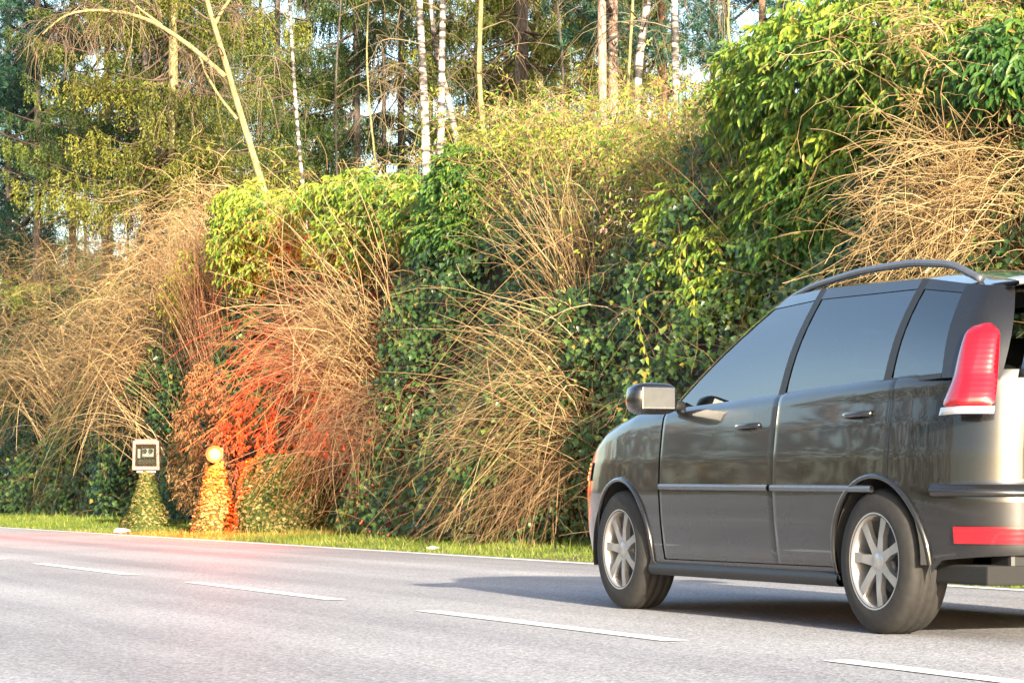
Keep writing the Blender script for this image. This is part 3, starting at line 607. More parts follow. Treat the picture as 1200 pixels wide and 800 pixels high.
# ---------------------------------------------------------------- wire fence on the crest of the bank
M['fence'] = plain('green_fence_post', (.05, .16, .12), .5); M['wire'] = plain('fence_wire', (.10, .16, .14), .45, .5)
fx = 14.0
fe = empty('wire_fence', (fx, 30, 3.1), 0, 'green wire mesh fence with slim posts on the crest of the bank', 'fence')
py_ = sorted([float(PV(p, 200, fx)[1]) for p in (860, 797, 697, 548, 400, 252, 150)])
for y_ in py_:
    zt = float(htop(y_))+1.25; v, f, t = tubes(np.array([[(0, y_-30, -.3), (0, y_-30, zt-3.1)]]), [.028], [.028], np.array([.5]), 8); link('post', np_mesh('post', v, f, t, True), M['fence'], fe)
yy = np.arange(py_[0], py_[-1], .10); zt = htop(yy)+1.15
Vt = np.stack([np.stack([np.full(len(yy), -.03), yy-30, np.full(len(yy), .2)], -1), np.stack([np.full(len(yy), -.03), yy-30, zt-3.1], -1)], 1)
yk = np.linspace(py_[0], py_[-1], 60); hz_ = np.stack([np.stack([np.full(60, -.03), yk-30, htop(yk)+1.15-3.1-k*.12], -1) for k in range(20)])
v, f, t = merge([tubes(Vt, np.full(len(yy), .0025), np.full(len(yy), .0025), np.full(len(yy), .5)), tubes(hz_, np.full(20, .003), np.full(20, .003), np.full(20, .5))])
link('wire_mesh', np_mesh('wire_mesh', v, f, t), M['wire'], fe, 'stuff')

# ---------------------------------------------------------------- speed trap: camera head, flash lamp, camouflage nets
M['beige'] = plain('camera_housing', (.24, .155, .115), .55, noise=.15)
M['darkpl'] = plain('dark_plastic', (.02, .02, .021), .45)
M['silver'] = plain('silver_paint', (.55, .55, .54), .35, .4)
M['litter'] = plain('paper_litter', (.42, .41, .38), .8, noise=.2, scale=30)
M['net'] = leafmat('camouflage_scrim', [(0, (.03, .045, .012)), (.25, (.08, .10, .025)), (.5, (.20, .17, .05)), (.75, (.36, .24, .09)), (1, (.46, .32, .14))], .15, .8, .1)
def glassmat(name, tintc, fac, ior=2.8):
    m, n, l, b = mat(name)
    b.inputs['Base Color'].default_value = (*tintc, 1); b.inputs['Roughness'].default_value = .02; b.inputs['IOR'].default_value = 1.5
    t = n.new('ShaderNodeBsdfTransparent'); t.inputs[0].default_value = (.72, .78, .78, 1); mx = n.new('ShaderNodeMixShader'); mx.inputs[0].default_value = fac
    g = n.new('ShaderNodeBsdfGlossy'); g.inputs['Roughness'].default_value = .01; fr = n.new('ShaderNodeFresnel'); fr.inputs[0].default_value = ior
    m2 = n.new('ShaderNodeMixShader')
    l.new(b.outputs[0], mx.inputs[1]); l.new(t.outputs[0], mx.inputs[2])
    l.new(fr.outputs[0], m2.inputs[0]); l.new(mx.outputs[0], m2.inputs[1]); l.new(g.outputs[0], m2.inputs[2])
    l.new(m2.outputs[0], n['Material Output'].inputs[0]); return m
M['camglass'] = glassmat('front_glass', (.01, .01, .01), .85, 1.2)
def emis(name, c, s):
    m, n, l, b = mat(name); b.inputs['Base Color'].default_value = (*c, 1); b.inputs['Emission Color'].default_value = (*c, 1); b.inputs['Emission Strength'].default_value = s
    return m
M['flash'] = emis('flash_lens', (1, .22, .03), 5)
def bm_obj(name, bm, m, parent=None, smooth=False, bevel=0, seg=2, kind=None):
    if bevel:
        bmesh.ops.bevel(bm, geom=list(bm.edges), offset=bevel, segments=seg, profile=.6, affect='EDGES')
    bmesh.ops.recalc_face_normals(bm, faces=list(bm.faces))
    me = bpy.data.meshes.new(name); bm.to_mesh(me); bm.free()
    if smooth:
        for p in me.polygons: p.use_smooth = True
    return link(name, me, m, parent, kind)
def box(bm, c, s, rot=None):
    r = bmesh.ops.create_cube(bm, size=1.0)['verts']
    for v in r:
        v.co = Vector((v.co.x*s[0], v.co.y*s[1], v.co.z*s[2]))
        if rot: v.co.rotate(rot)
        v.co += Vector(c)
    return r
def boxobj(name, c, s, m, parent, bevel=.004, rot=None, seg=2):
    bm = bmesh.new(); box(bm, c, s, rot); return bm_obj(name, bm, m, parent, False, bevel, seg)
def tubeobj(name, pts, r, m, parent, sides=10, r1=None, K=None):
    pts = np.asarray(pts, float); P = pts
    if K:
        s = np.linspace(0, 1, K); c = np.linspace(0, 1, len(pts)); P = np.stack([np.interp(s, c, pts[:, k]) for k in range(3)], -1)
        for _ in range(3): P[1:-1] = (P[:-2]+2*P[1:-1]+P[2:])/4
    v, f, t = tubes(P[None], [r], [r if r1 is None else r1], np.array([.5]), sides)
    n = len(P); V = list(v)+[P[0], P[-1]]; Fc = [tuple(x) for x in f]
    a, b = len(v), len(v)+1
    for k in range(sides):
        Fc.append((a, (k+1) % sides, k)); Fc.append((b, (n-1)*sides+k, (n-1)*sides+(k+1) % sides))
    return link(name, py_mesh(name, V, Fc, True), m, parent)
def lathe(name, prof, axis, c, m, parent, seg=48, smooth=True):   # prof: (along axis, radius)
    V = []
    for a, r in prof:
        for k in range(seg):
            t = 2*math.pi*k/seg
            if axis == 'x': V.append((c[0]+a, c[1]+r*math.cos(t), c[2]+r*math.sin(t)))
            elif axis == 'y': V.append((c[0]+r*math.cos(t), c[1]+a, c[2]+r*math.sin(t)))
            else: V.append((c[0]+r*math.cos(t), c[1]+r*math.sin(t), c[2]+a))
    me = py_mesh(name, V, grid_faces(len(prof), seg, True), smooth)
    return link(name, me, m, parent)
def ringbox(name, w0, h0, w1, h1, y0, y1, m, parent, c):          # hollow frame facing -y
    V = []
    for (ww, hh, y) in ((w0, h0, y0), (w1, h1, y0), (w1, h1, y1), (w0, h0, y1)):
        V += [(c[0]-ww/2, c[1]+y, c[2]-hh/2), (c[0]+ww/2, c[1]+y, c[2]-hh/2), (c[0]+ww/2*.94, c[1]+y, c[2]+hh/2), (c[0]-ww/2*.94, c[1]+y, c[2]+hh/2)]
    Fc = []
    for i in range(4):
        for k in range(4):
            a, b = i*4, ((i+1) % 4)*4; Fc.append((a+k, a+(k+1) % 4, b+(k+1) % 4, b+k))
    bm = bmesh.new(); vs = [bm.verts.new(v) for v in V]
    for f in Fc: bm.faces.new([vs[i] for i in f])
    return bm_obj(name, bm, m, parent, False, .012, 2)
gp = PV(172, 620, 10.45)
e = empty('speed_camera', (gp[0], gp[1], vergez(np.array([gp[0]]), np.array([gp[1]]))[0]), R(-20), 'beige speed camera head on a tripod draped in netting', 'speed camera')
hz = 1.21
ringbox('housing', .46, .50, .36, .37, -.17, .2, M['beige'], e, (0, 0, hz))
boxobj('back_panel', (0, .17, hz), (.40, .04, .42), M['darkpl'], e, .008)
boxobj('front_glass', (0, -.128, hz), (.372, .006, .38), M['camglass'], e, .001)
boxobj('lid', (0, .0, hz+.256), (.36, .3, .03), M['beige'], e, .012)
cm = boxobj('camera_body', (.02, .03, hz+.045), (.2, .12, .15), M['silver'], e, .012)
for sx in (-.05, .05):
    lathe('lens', [(-.06, 0.0), (-.055, .03), (-.06, .036), (0, .036)], 'y', (.02+sx, -.03, hz+.075), M['darkpl'], cm, 20)
boxobj('radar_panel', (0, -.03, hz-.11), (.3, .05, .09), M['darkpl'], e, .006)
boxobj('side_module', (-.13, .02, hz+.03), (.05, .1, .16), M['silver'], e, .006)
boxobj('mounting_plate', (0, 0, hz-.275), (.32, .2, .03), M['silver'], e, .006)
tubeobj('mast', [(0, 0, .8), (0, 0, hz-.28)], .035, M['darkpl'], e)
for k in range(3):
    a = k*2.094+.5; tubeobj('leg', [(0, 0, .88), (.3*math.cos(a), .3*math.sin(a), 0)], .016, M['darkpl'], e, 8)
def net(label, c, rz, rx, ry, topx, topy, h, n, bulge=.05):
    e = empty('camouflage_net', (c[0], c[1], vergez(np.array([c[0]]), np.array([c[1]]))[0]), rz, label, 'camouflage net', 'camouflage nets on the verge')
    def surf(a, q):
        k = q**.85; lump = 1+bulge*np.sin(a*5+q*6)+bulge*.7*np.sin(a*9-q*9+c[1])
        return np.stack([(rx+(topx-rx)*k)*np.cos(a)*lump, (ry+(topy-ry)*k)*np.sin(a)*lump, h*q*(1-.05*np.cos(a*2))], -1)
    nr, nc = 14, 30; Q, A = np.meshgrid(np.linspace(0, 1, nr), np.linspace(0, 2*np.pi, nc, endpoint=False), indexing='ij')
    V = surf(A, Q).reshape(-1, 3); V = np.vstack([V, [[0, 0, h*1.02]]]); Fc = grid_faces(nr, nc, True)+[((nr-1)*nc+k, (nr-1)*nc+(k+1) % nc, nr*nc, nr*nc) for k in range(nc)]
    Fc = [f if f[2] != f[3] else f[:3] for f in Fc]
    me = py_mesh('mesh_cloth', V, Fc, True); a_ = me.attributes.new('tint', 'FLOAT', 'POINT'); a_.data.foreach_set('value', np.full(len(V), .12, np.float32))
    link('mesh_cloth', me, M['net'], e)
    rows = int(math.sqrt(n*h/(6.28*(rx+topx)/2))); per = n//rows; q = np.repeat((np.arange(rows)+.5)/rows, per); a = (np.tile(np.arange(per), rows)+.5*np.repeat(np.arange(rows) % 2, per))/per*2*np.pi
    q = np.clip(q+rng.normal(0, .02, len(q)), 0, 1.03); a = a+rng.normal(0, .05, len(a)); m_ = len(a)
    P = surf(a, q); Nn = unit(np.stack([np.cos(a)*ry, np.sin(a)*rx, np.full(m_, .25)], -1))
    tang = np.stack([-np.sin(a), np.cos(a), np.zeros(m_)], -1); zz = np.where(np.repeat(np.arange(rows) % 2, per) == 0, 1, -1)[:, None]
    d = unit(tang*zz*.75+np.array([0, 0, -.75])+Nn*.6+rng.normal(0, .35, (m_, 3)))
    t = np.clip(.44+.3*snoise(P*3+c[1], 71, 1.8)+rng.normal(0, .24, m_), 0, 1)
    FL = [(-.35, 0, 0), (.35, 0, 0), (.5, .55, .18), (.1, 1, .05), (-.45, .6, .15), (0, .5, .2)]
    FF = [(0, 1, 2, 5), (5, 2, 3, 4)]
    v, f, tt = scatter(FL, FF, P+Nn*.012, frames(d, Nn), rng.uniform(.034, .062, m_), t)
    link('scrim', np_mesh('scrim', v, f, tt), M['net'], e, 'stuff')
    return e
net('narrow cone of camouflage netting hung under the speed camera', (gp[0], gp[1]), 0, .40, .40, .07, .07, .93, 1700)
fp = PV(252, 628, 10.2)
net('cone of camouflage netting under the glowing red flash lamp', (fp[0], fp[1]), .3, .36, .36, .10, .10, 1.0, 1600)
np_ = PV(338, 631, 10.95)
net('wide mound of camouflage netting beside the flash lamp', (np_[0], np_[1]), -.35, .80, .8, .55, .55, 1.05, 4200, .08)
e = empty('flash_lamp', (fp[0], fp[1], .05), R(-20), 'glowing red flash lamp on top of the netting cone', 'flash lamp')
boxobj('housing', (0, .06, 1.16), (.26, .16, .2), M['darkpl'], e, .02)
lathe('hood', [(-.02, .085), (-.12, .12), (-.125, .128), (-.02, .12), (0, .1)], 'y', (0, 0, 1.16), M['darkpl'], e, 28)
lathe('lens', [(-.045, 0.0), (-.042, .05), (-.03, .088), (-.02, .09)], 'y', (0, 0, 1.16), M['flash'], e, 28)
tubeobj('mast', [(0, .05, .6), (0, .05, 1.08)], .03, M['darkpl'], e)
for k in range(3):
    a = k*2.094+.5; tubeobj('leg', [(0, .05, .9), (.26*math.cos(a), .05+.26*math.sin(a), 0)], .014, M['darkpl'], e, 8)
fl = bpy.data.lights.new('flash_light', 'POINT'); fl.energy = 620; fl.color = (1, .05, .006); fl.shadow_soft_size = .07
fo = bpy.data.objects.new('flash_light', fl); COL.objects.link(fo); fo.parent = e; fo.location = (.08, -.45, 1.25)
for (px, py, vv, s, lb) in ((143, 624.5, 9.2, .13, 'crumpled white paper at the road edge below the speed camera'), (507, 648, 9.3, .06, 'small white scrap of litter on the grass beside the golden bush')):
    p = PV(px, py, vv); bm = bmesh.new(); bmesh.ops.create_icosphere(bm, subdivisions=3, radius=1)
    for v_ in bm.verts: v_.co = Vector((v_.co.x*s*(1+random.gauss(0, .12)), v_.co.y*s*.8*(1+random.gauss(0, .12)), v_.co.z*s*.3*(1+random.gauss(0, .2))))
    o = bm_obj('litter', bm, M['litter']); o.location = (p[0], p[1], .04+s*.1); tag(o, lb, 'litter')

# ---------------------------------------------------------------- the car (local: y forward from the rear axle, x to its right)
def carpaint():
    m, n, l, b = mat('car_paint'); b.inputs['Base Color'].default_value = (.022, .022, .024, 1); b.inputs['Metallic'].default_value = .35; b.inputs['Roughness'].default_value = .32
    b.inputs['Coat Weight'].default_value = 1; b.inputs['Coat Roughness'].default_value = .04
    tc = n.new('ShaderNodeTexCoord'); nz = n.new('ShaderNodeTexNoise'); nz.inputs['Scale'].default_value = 3; nz.inputs['Detail'].default_value = 8; l.new(tc.outputs['Object'], nz.inputs['Vector'])
    mr = ramp(n, [(.35, (.24, .24, .24)), (.75, (.42, .42, .42))]); l.new(nz.outputs[0], mr.inputs[0]); l.new(mr.outputs[0], b.inputs['Roughness'])
    cr = ramp(n, [(.3, (.012, .012, .013)), (.75, (.022, .020, .019))]); l.new(nz.outputs[0], cr.inputs[0]); l.new(cr.outputs[0], b.inputs['Base Color']); return m
M['car'] = carpaint(); M['glass'] = glassmat('window_glass', (.012, .014, .016), .8)
M['rubber'] = plain('tyre_rubber', (.02, .018, .016), .8, noise=.25, scale=30); M['alloy'] = plain('alloy_rim', (.5, .48, .46), .35, .8)
M['trim'] = plain('black_trim', (.015, .015, .016), .5); M['cloth'] = plain('seat_cloth', (.04, .04, .043), .9)
M['strip'] = plain('side_moulding', (.16, .17, .19), .25, .6); M['well'] = plain('wheel_well', (.012, .012, .012), .9)
M['chrome'] = plain('light_silver', (.62, .63, .64), .22, .8); M['plate'] = plain('number_plate', (.75, .75, .72), .5)
def lampmat(name, c, tr):
    m, n, l, b = mat(name); b.inputs['Base Color'].default_value = (*c, 1); b.inputs['Roughness'].default_value = .12; b.inputs['Coat Weight'].default_value = 1
    b.inputs['Subsurface Weight'].default_value = 0; wv = n.new('ShaderNodeTexWave'); wv.inputs['Scale'].default_value = 14; tc = n.new('ShaderNodeTexCoord'); l.new(tc.outputs['Object'], wv.inputs['Vector'])
    wv.bands_direction = 'Z'; bp = n.new('ShaderNodeBump'); bp.inputs['Strength'].default_value = .12; bp.inputs['Distance'].default_value = .006; l.new(wv.outputs[0], bp.inputs['Height']); l.new(bp.outputs[0], b.inputs['Normal']); return m
M['redlamp'] = lampmat('red_lamp', (.28, .004, .010), 0); M['clear'] = lampmat('clear_lamp', (.3, .3, .31), 0); M['orange'] = lampmat('orange_lamp', (.7, .2, .02), 0)
M['mirror'] = plain('mirror_glass', (.35, .36, .37), .03, 1.0)
WB = 2.62; RW = .315
car = empty('car', (6.46, 9.47, 0), 0, 'dark grey estate car with roof rails driving past on the road', 'car')
def zshoulder(y): return np.interp(y, [-.9, -.5, .5, 1.5, 2.2, 2.5, 2.9, 3.2, 3.4, 3.52], [1.12, 1.12, 1.09, 1.055, 1.035, 1.02, .95, .86, .78, .72])
def zbottom(y): return np.interp(y, [-.8, -.45, -.33, .3, 2.3, 2.95, 3.6], [.36, .33, .24, .21, .21, .22, .25])
th = np.linspace(-np.pi/2, np.pi/2, 6001); c_, s_ = np.abs(np.cos(th)), np.abs(np.sin(th)); sg = np.sign(th)
nf = np.where(sg > 0, 5.0, 6.5); W0 = .885; YC = 1.32
hx = W0*c_**(2/nf); hy = YC+sg*np.where(sg > 0, 2.24, 2.07)*s_**(2/nf)
arc = np.concatenate([[0], np.cumsum(np.hypot(np.diff(hx), np.diff(hy)))]); NC = 236
sa = np.linspace(0, arc[-1], NC); bx = np.interp(sa, arc, hx); by = np.interp(sa, arc, hy)
tr = np.linspace(0, 1, 40)
def wf(z, zs):
    f = np.interp(z, [.2, .26, .34, .48, .62, .78, .92, 1.02], [.93, .955, .972, .99, 1.0, .995, .98, .965]); top = np.clip((z-(zs-.06))/.06, 0, 1)
    return f-.03*top**2.2
def bodypt(y0, x0, z, zs, off=0):
    a = np.clip((y0-2.7)/.8, 0, 1); b_ = np.clip((-.25-y0)/.6, 0, 1)
    df = np.interp(z, [.2, .3, .42, .58, .7, .8], [.10, .03, 0, .01, .04, .1]); dr = np.interp(z, [.3, .36, .45, .60, .64, .9, 1.12], [.05, .01, 0, .0, .05, .06, .08])
    x = x0*wf(z, zs); y = y0-df*a+dr*b_*(1-.0*z)
    return x, y
def build_body():
    zs = zshoulder(by); zb = zbottom(by); G = np.zeros((40, NC, 3))
    for i, t in enumerate(tr):
        z = zb+(zs-zb)*t; x, y = bodypt(by, bx, z, zs); G[i] = np.stack([x, y, z], -1)
    return G
GB = build_body()
RA = .365
def arch_ok(P):
    k = np.ones(P.shape[:2], bool)
    for yc in (0, WB): k &= ~((np.hypot(P[..., 1]-yc, P[..., 2]-RW) < RA) & (P[..., 0] > .6))
    return k
def sidemesh(name, sel, sgn, m, parent, off=0.0, shrink=0):
    # faces of the body grid picked by sel(ycentre, zcentre); arch edges snapped onto the circle
    G = GB.copy(); ok = arch_ok(G)
    for yc in (0, WB):
        d = np.hypot(G[..., 1]-yc, G[..., 2]-RW)
        near = (~ok) & (d < RA+.001) & (d > RA-.045) & (np.abs(G[..., 1]-yc) < .5)
        sc = RA/np.maximum(d, .01)
        G[..., 1] = np.where(near, yc+(G[..., 1]-yc)*sc, G[..., 1]); G[..., 2] = np.where(near, RW+(G[..., 2]-RW)*sc, G[..., 2]); ok |= near
    C = (G[:-1, :-1]+G[1:, 1:]+G[:-1, 1:]+G[1:, :-1])/4
    fo_ = ok[:-1, :-1] & ok[1:, 1:] & ok[:-1, 1:] & ok[1:, :-1] & sel(C[..., 1], C[..., 2], C[..., 0])
    I = np.arange(40*NC).reshape(40, NC); q = np.stack([I[:-1, :-1], I[:-1, 1:], I[1:, 1:], I[1:, :-1]], -1)[fo_]
    used, inv = np.unique(q, return_inverse=True); V = G.reshape(-1, 3)[used].copy(); q = inv.reshape(q.shape)
    if off: V[:, 0] += off
    if shrink:                              # pull the rim in a little: the panel gap
        from collections import Counter
        ed = Counter()
        for f in q:
            for k in range(4): ed[tuple(sorted((f[k], f[(k+1) % 4])))] += 1
        rim = {v for kx, n_ in ed.items() if n_ == 1 for v in kx}; c0 = V.mean(0)
        for v in rim:
            V[v, 0] -= .006
    V[:, 0] *= sgn
    if sgn > 0: q = q[:, ::-1]
    o = link(name, np_mesh(name, V, q[:, ::-1], None, True), m, parent)
    return o
def indoor(y, z):                           # which door a point of the side belongs to
    fd = (y > .92+.0*z) & (y < 2.12) & (z > .27); rd = (y > -.12) & (y <= .92) & (z > .27)
    return fd, rd
isd = lambda x: x > .70
body_sel = lambda y, z, x: ~((indoor(y, z)[0] | indoor(y, z)[1]) & isd(x))
for sg_ in (-1, 1):
    sidemesh('body', body_sel, sg_, M['car'], car)
    for nm, k in (('front_door', 0), ('rear_door', 1)):
        d = sidemesh(nm, lambda y, z, x, k=k: indoor(y, z)[k] & isd(x), sg_, M['car'], car, 0, 1)
        yh = (1.08, .06)[k]; zh = (.93, .955)[k]
        xx = float(bodypt(np.array(yh), np.array(.885), np.array(zh), np.array(1.08))[0])
        tubeobj('handle', [(sg_*(xx-.005), yh-.02, zh), (sg_*(xx+.03), yh+.02, zh), (sg_*(xx+.03), yh+.16, zh-.004), (sg_*(xx-.005), yh+.2, zh-.005)], .013, M['car'], d, 8, K=14)
    # inner liner behind the panel gaps
    o = sidemesh('liner', lambda y, z, x: (x > .7) & (y > -.3) & (y < 2.3), sg_, M['well'], car); o.scale = (.972, 1, 1)
    # side moulding and sill
    yy = np.linspace(-.02, 2.1, 24); zz = .635+.008*(yy-1); xx = bodypt(yy, np.interp(yy, by[by.argsort()], bx[by.argsort()]), zz, np.full(24, 1.07))[0]
    for (ya, yb) in ((-.0, .905), (.935, 2.1)):
        k = np.linspace(ya, yb, 14); xk = np.interp(k, yy, xx); zk = np.interp(k, yy, zz)
        P = np.stack([sg_*(xk+.004), k, zk], -1); v, f, t = tubes(P[None], [.016], [.016], np.array([.5]), 8); v[:, 0] = (v[:, 0]-sg_*.885)*.7+sg_*.885
        link('side_moulding', py_mesh('side_moulding', v, f, True), M['strip'], car)
    P = np.stack([np.full(12, sg_*.835), np.linspace(.33, 2.27, 12), np.full(12, .225)], -1); v, f, t = tubes(P[None], [.035], [.035], np.array([.5]), 8)
    link('sill', py_mesh('sill', v, f, True), M['trim'], car)
    for yc in (0, WB):                      # arch lips and wheel wells
        a = np.linspace(-.25, np.pi+(.02 if yc == 0 else .25), 30); r_ = RA+.002
        yb_ = yc+r_*np.cos(a); zb_ = RW+r_*np.sin(a); base = np.interp(np.clip(yb_, -.8, 3.4), by, bx)
        P = np.stack([sg_*(bodypt(yb_, base, zb_, zshoulder(yb_))[0]+.002), yb_, zb_], -1)
        v, f, t = tubes(P[None], [.013], [.013], np.array([.5]), 6); link('arch_lip', py_mesh('arch_lip', v, f, True), M['car'], car)
        V = []
        for xw in (.86, .60):
            for t_ in a: V.append((sg_*xw, yc+(RA-.002)*math.cos(t_), RW+(RA-.002)*math.sin(t_)))
        Fc = grid_faces(2, 30); V.append((sg_*.60, yc, RW)); Fc = [tuple(f) for f in Fc]+[(30+k, 31+k, 60) for k in range(29)]
        link('wheel_well', py_mesh('wheel_well', V, Fc, True), M['well'], car)
# bonnet and the cap above the tailgate, spanning between the two sides
def cap(name, sel, crown, m):
    idx = [k for k in range(NC) if sel(by[k])]; nx = 17; V = []
    for k in idx:
        p = GB[-1, k]
        for w_ in np.linspace(-1, 1, nx): V.append((p[0]*w_, p[1]+(.05*(1-w_*w_) if p[1] > 2.9 else 0), p[2]+crown*(1-w_**2)*min(1, (p[0]/.6)**2)))
    return link(name, py_mesh(name, V, grid_faces(len(idx), nx), True), m, car)
cap('bonnet', lambda y: y > 2.05, .075, M['car']); cap('tailgate_ledge', lambda y: y < -.55, .0, M['car'])
boxobj('underbody', (0, 1.25, .27), (1.5, 3.9, .08), M['well'], car, .01); boxobj('cabin_floor', (0, .9, .42), (1.5, 3.0, .03), M['cloth'], car, .005)
# greenhouse: columns from windscreen centre round to the rear centre (base point, top point), right side
KC = [((0, 2.66, 1.085), (0, 1.50, 1.59)), ((.45, 2.57, 1.06), (.33, 1.47, 1.585)), ((.735, 2.32, 1.025), (.56, 1.36, 1.565)), ((.805, 2.16, 1.015), (.615, 1.23, 1.555)),
      ((.828, .95, 1.05), (.655, .845, 1.56)), ((.828, .885, 1.055), (.655, .785, 1.56)), ((.825, .00, 1.085), (.652, -.045, 1.54)), ((.822, -.06, 1.09), (.648, -.095, 1.535)),
      ((.805, -.44, 1.10), (.632, -.36, 1.495)), ((.77, -.60, 1.10), (.60, -.48, 1.48)), ((.66, -.67, 1.10), (.52, -.555, 1.48)), ((0, -.705, 1.10), (0, -.60, 1.505))]
def col(k, t, sgn, off=0):
    i = int(min(max(math.floor(k), 0), len(KC)-2)); f = k-i
    b = np.array(KC[i][0])*(1-f)+np.array(KC[i+1][0])*f; tp = np.array(KC[i][1])*(1-f)+np.array(KC[i+1][1])*f
    p = b*(1-t)+tp*t
    d = np.array(KC[i+1][0])-np.array(KC[i][0]); nrm = np.array([-d[1], d[0], 0]); nrm = nrm/max(1e-6, np.linalg.norm(nrm))
    if nrm[0]*p[0]+nrm[1]*(p[1]-.9) < 0: nrm = -nrm
    p = p+nrm*(off+.03*math.sin(math.pi*min(max(t, 0), 1)))
    p[0] = max(p[0], 0); return (sgn*p[0], p[1], p[2])
def patch(name, k0, k1, t0, t1, m, parent=car, nx=10, ny=8, off=0, sides=(-1, 1), both=False, taper=None):
    out = []
    for sgn in sides:
        V = []
        ks = np.linspace(k0, k1, nx)
        if both: cols = [(k, 1) for k in ks[::-1]]+[(k, -1) for k in ks[1:]]
        else: cols = [(k, sgn) for k in ks]
        for t in np.linspace(t0, t1, ny):
            for k, s_g in cols:
                kk = k
                if taper is not None:
                    f = (t-t0)/(t1-t0); kc = (k0+k1)/2; kk = kc+(k-kc)*(1-taper*f)
                V.append(col(kk, t, s_g, off))
        out.append(link(name, py_mesh(name, V, grid_faces(ny, len(cols)), True), m, parent))
        if both: break
    return out
TB, TT = .0, .90
patch('windscreen', 0, 2, -.02, .97, M['glass'], nx=12, both=True)
patch('pillar', 2, 3, -.03, 1, M['car'], nx=4)
for (n1, a, b) in (('front_side_window', 3, 4), ('rear_side_window', 5, 6), ('quarter_window', 7, 8)):
    patch(n1, a, b, .02, .90, M['glass'], off=-.004)
    patch('window_frame', a, b, .90, 1, M['car'], ny=3); patch('window_sill_trim', a, b, -.03, .025, M['trim'], ny=3, off=.003)
patch('pillar', 4, 5, -.03, 1, M['trim'], nx=3); patch('pillar', 6, 7, -.03, 1, M['trim'], nx=3); patch('pillar', 8, 10, -.03, 1, M['car'], nx=10)
patch('rear_window', 10, 11, .06, .93, M['glass'], nx=9, both=True); patch('tailgate_frame', 10, 11, -.03, .06, M['car'], nx=9, ny=3, both=True); patch('tailgate_frame', 10, 11, .93, 1, M['car'], nx=9, ny=3, both=True)
V = []; ks = np.concatenate([np.linspace(0, 3, 19), np.linspace(3.1, 10, 40), np.linspace(10.1, 11, 10)]); nx = 19
for k in ks:
    p = np.array(col(k, 1.0, 1)); 
    for w_ in np.linspace(-1, 1, nx): V.append((p[0]*w_, p[1], p[2]+.055*(1-abs(w_)**2.4)*min(1, (p[0]/.5)**1.5)))
roof = link('roof', py_mesh('roof', V, grid_faces(len(ks), nx), True), M['car'], car)
link('headliner', py_mesh('headliner', [(v[0]*.97, .9*.02+v[1]*.98, v[2]-.03) for v in V], grid_faces(len(ks), nx), True), M['cloth'], car)
tubeobj('aerial', [(0, .1, 1.62), (0, -.12, 1.78)], .004, M['trim'], roof, 6)
V = []                                      # roof spoiler over the tailgate
for (y_, z_) in ((-.48, 1.535), (-.60, 1.535), (-.70, 1.515), (-.69, 1.50), (-.58, 1.495)):
    for w_ in np.linspace(-1, 1, 13): V.append((w_*.56, y_+.05*(w_**2), z_-.03*w_**4))
link('spoiler', py_mesh('spoiler', V, grid_faces(5, 13), True), M['chrome'], car)
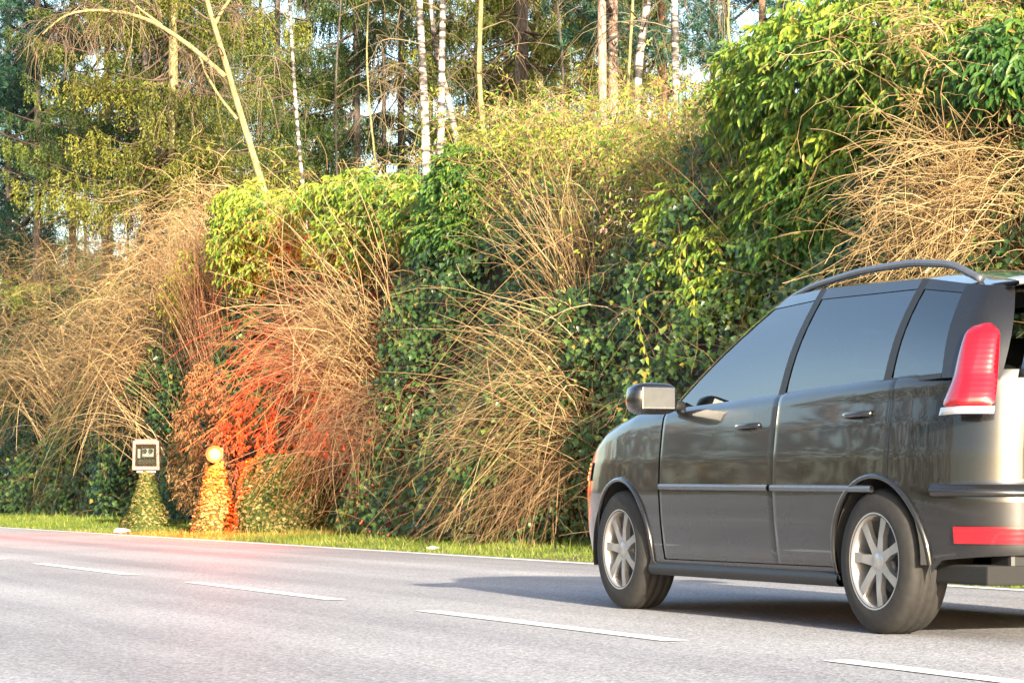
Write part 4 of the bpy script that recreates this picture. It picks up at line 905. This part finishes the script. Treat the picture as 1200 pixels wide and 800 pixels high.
for sg_ in (-1, 1):
    P = [(sg_*.60, 1.22, 1.55), (sg_*.605, 1.0, 1.59), (sg_*.615, .55, 1.622), (sg_*.615, .1, 1.622), (sg_*.60, -.2, 1.59), (sg_*.585, -.4, 1.51)]
    tubeobj('roof_rail', P, .017, M['strip'], car, 8, K=40)
    # rear lamp wraps round the corner pillar
    V = []; nxl, nyl = 19, 25                # one smooth lens, full at the foot and rounded off at the top
    for q in np.linspace(0, 1, nyl):
        t_ = -.36+.92*q; wd = (1-.42*q**1.4)*(1-max(0, (q-.86)/.14)**2*.75)*(1-max(0, (.06-q)/.06)**2*.2)
        for w_ in np.linspace(-1, 1, nxl):
            V.append(col(9.12+.1*q+.80*wd*w_, t_, sg_, .004+.026*(1-abs(w_)**4)*(1-abs(2*q-1)**8)))
    o = link('tail_lamp', py_mesh('tail_lamp', V, grid_faces(nyl, nxl), True), M['redlamp'], car)
    V = []
    for q in np.linspace(0, 1, 5):
        for w_ in np.linspace(-1, 1, nxl): V.append(col(9.12+.81*w_, -.44+.085*q, sg_, .008+.024*(1-abs(w_)**4)*math.sin(math.pi*(.15+.7*q))))
    link('reversing_lamp', py_mesh('reversing_lamp', V, grid_faces(5, nxl), True), M['clear'], o)
    # mirror
    bm = bmesh.new(); bmesh.ops.create_uvsphere(bm, u_segments=24, v_segments=14, radius=1)
    for v_ in bm.verts:
        s3 = [math.copysign(abs(x)**.55, x) for x in v_.co]; v_.co = Vector((sg_*.985+s3[0]*.125, 1.98+s3[1]*.075*(1 if s3[1] < 0 else 1.3), 1.085+s3[2]*.08))
    mi = bm_obj('mirror', bm, M['car'], car, True)
    boxobj('mirror_glass', (sg_*.985, 1.902, 1.085), (.18, .006, .11), M['mirror'], mi, .003); tubeobj('mirror_arm', [(sg_*.80, 2.0, 1.05), (sg_*.9, 2.0, 1.05)], .025, M['trim'], mi, 8)
    # front lamp and rear reflector follow the body
    for nm, y0, y1, z0, z1, mm in (('headlamp', 3.1, 3.4, .68, .78, M['clear']),):
        ii = [k for k in range(NC) if y0 < by[k] < y1 or (by[k] >= y1 and bx[k] > .45)]; V = []
        for zt in np.linspace(0, 1, 6):
            for k in ii:
                zt_ = min(z0+(z1-z0)*zt, zshoulder(by[k])-.02); x_, y_ = bodypt(by[k], bx[k], zt_, zshoulder(by[k])); V.append((sg_*(x_+.006), y_+.006, zt_))
        link(nm, py_mesh(nm, V, grid_faces(6, len(ii)), True), mm, car)
    ii = [k for k in range(NC) if by[k] < -.5 and .52 < bx[k] < .875]; V = []
    for zt_ in np.linspace(.40, .47, 5):
        for k in ii:
            x_, y_ = bodypt(by[k], bx[k], zt_, 1.1); nx_, ny_ = (.4, -.9); V.append((sg_*(x_+.010), y_-.010, zt_))
    link('rear_reflector', py_mesh('rear_reflector', V, grid_faces(5, len(ii)), True), M['redlamp'], car)
    ii = [k for k in range(NC) if by[k] < -.42]; V = []
    for zt_, o_ in ((.595, .0), (.60, .022), (.63, .024), (.645, .0)):
        for k in ii:
            x_, y_ = bodypt(by[k], bx[k], zt_, 1.1); f_ = min(1, max(0, (-.42-by[k])/.3)); V.append((sg_*(x_+o_*min(1, x_/.8)), y_-o_*f_, zt_))
    link('bumper_step', py_mesh('bumper_step', V, grid_faces(4, len(ii)), True), M['car'], car)
    # wheels
    for yc in (0, WB):
        wx = sg_*.77; wh = lathe('wheel', [(-.10, .20), (-.105, .225), (-.10, .285), (-.085, .306), (-.05, .314), (-.046, .307), (-.038, .307), (-.034, .315), (-.006, .316), (-.004, .308), (.004, .308), (.006, .316), (.034, .315), (.038, .307), (.046, .307), (.05, .314), (.085, .306), (.10, .285), (.105, .225), (.10, .20)], 'x', (wx, yc, RW), M['rubber'], car, 56)
        rim = lathe('rim', [(sg_*.088, .208), (sg_*.10, .218), (sg_*.104, .206), (sg_*.085, .195), (sg_*.02, .188), (-sg_*.08, .19)], 'x', (wx, yc, RW), M['alloy'], wh, 48)
        lathe('brake_disc', [(sg_*.0, .0), (sg_*.0, .14), (-sg_*.02, .14)], 'x', (wx, yc, RW), M['strip'], wh, 32); lathe('rim_back', [(-sg_*.03, .0), (-sg_*.03, .19)], 'x', (wx, yc, RW), M['well'], wh, 32)
        lathe('hub_cap', [(sg_*.088, 0.0), (sg_*.086, .025), (sg_*.075, .05), (sg_*.04, .055)], 'x', (wx, yc, RW), M['alloy'], wh, 24)
        bm = bmesh.new()
        for k in range(7):
            a = k*2*math.pi/7+.3; rot = Matrix.Rotation(a, 3, 'X')
            V = []
            for (r_, hw, xo) in ((.035, .026, .078), (.12, .018, .088), (.20, .024, .086)):
                for (s1, s2) in ((-1, 0), (1, 0), (1, -1), (-1, -1)):
                    v_ = rot @ Vector((0, s1*hw, r_)); V.append(bm.verts.new((wx+sg_*(xo+s2*.025), yc+v_.y, RW+v_.z)))
            for j in (0, 4):
                for q in range(4): bm.faces.new((V[j+q], V[j+(q+1) % 4], V[j+4+(q+1) % 4], V[j+4+q]))
        bm_obj('spokes', bm, M['alloy'], wh)
# tailgate details, interior
boxobj('number_plate', (0, -.765, .76), (.5, .012, .11), M['plate'], car, .003)
boxobj('rear_valance', (0, -.60, .31), (1.25, .16, .12), M['trim'], car, .02); tubeobj('exhaust', [(-.45, -.4, .27), (-.45, -.76, .26)], .028, M['chrome'], car, 12)
boxobj('dashboard', (0, 1.95, .86), (1.45, .5, .22), M['trim'], car, .05, seg=3)
lathe('steering_wheel', [(0, .165), (.014, .18), (0, .195), (-.014, .18), (0, .165)], 'y', (-.37, 1.58, .9), M['trim'], car, 28)
for (sx, sy) in ((-.37, .95), (.37, .95), (-.45, .02), (0, .02), (.45, .02)):
    st = boxobj('seat', (sx, sy+.18, .6), (.5 if sy > .5 else .42, .5, .18), M['cloth'], car, .05, seg=3)
    boxobj('backrest', (sx, sy-.1, .9), (.48 if sy > .5 else .42, .14, .55), M['cloth'], st, .05, Matrix.Rotation(R(14), 3, 'X'), 3); boxobj('headrest', (sx, sy-.19, 1.27), (.26, .09, .16), M['cloth'], st, .03, None, 3)
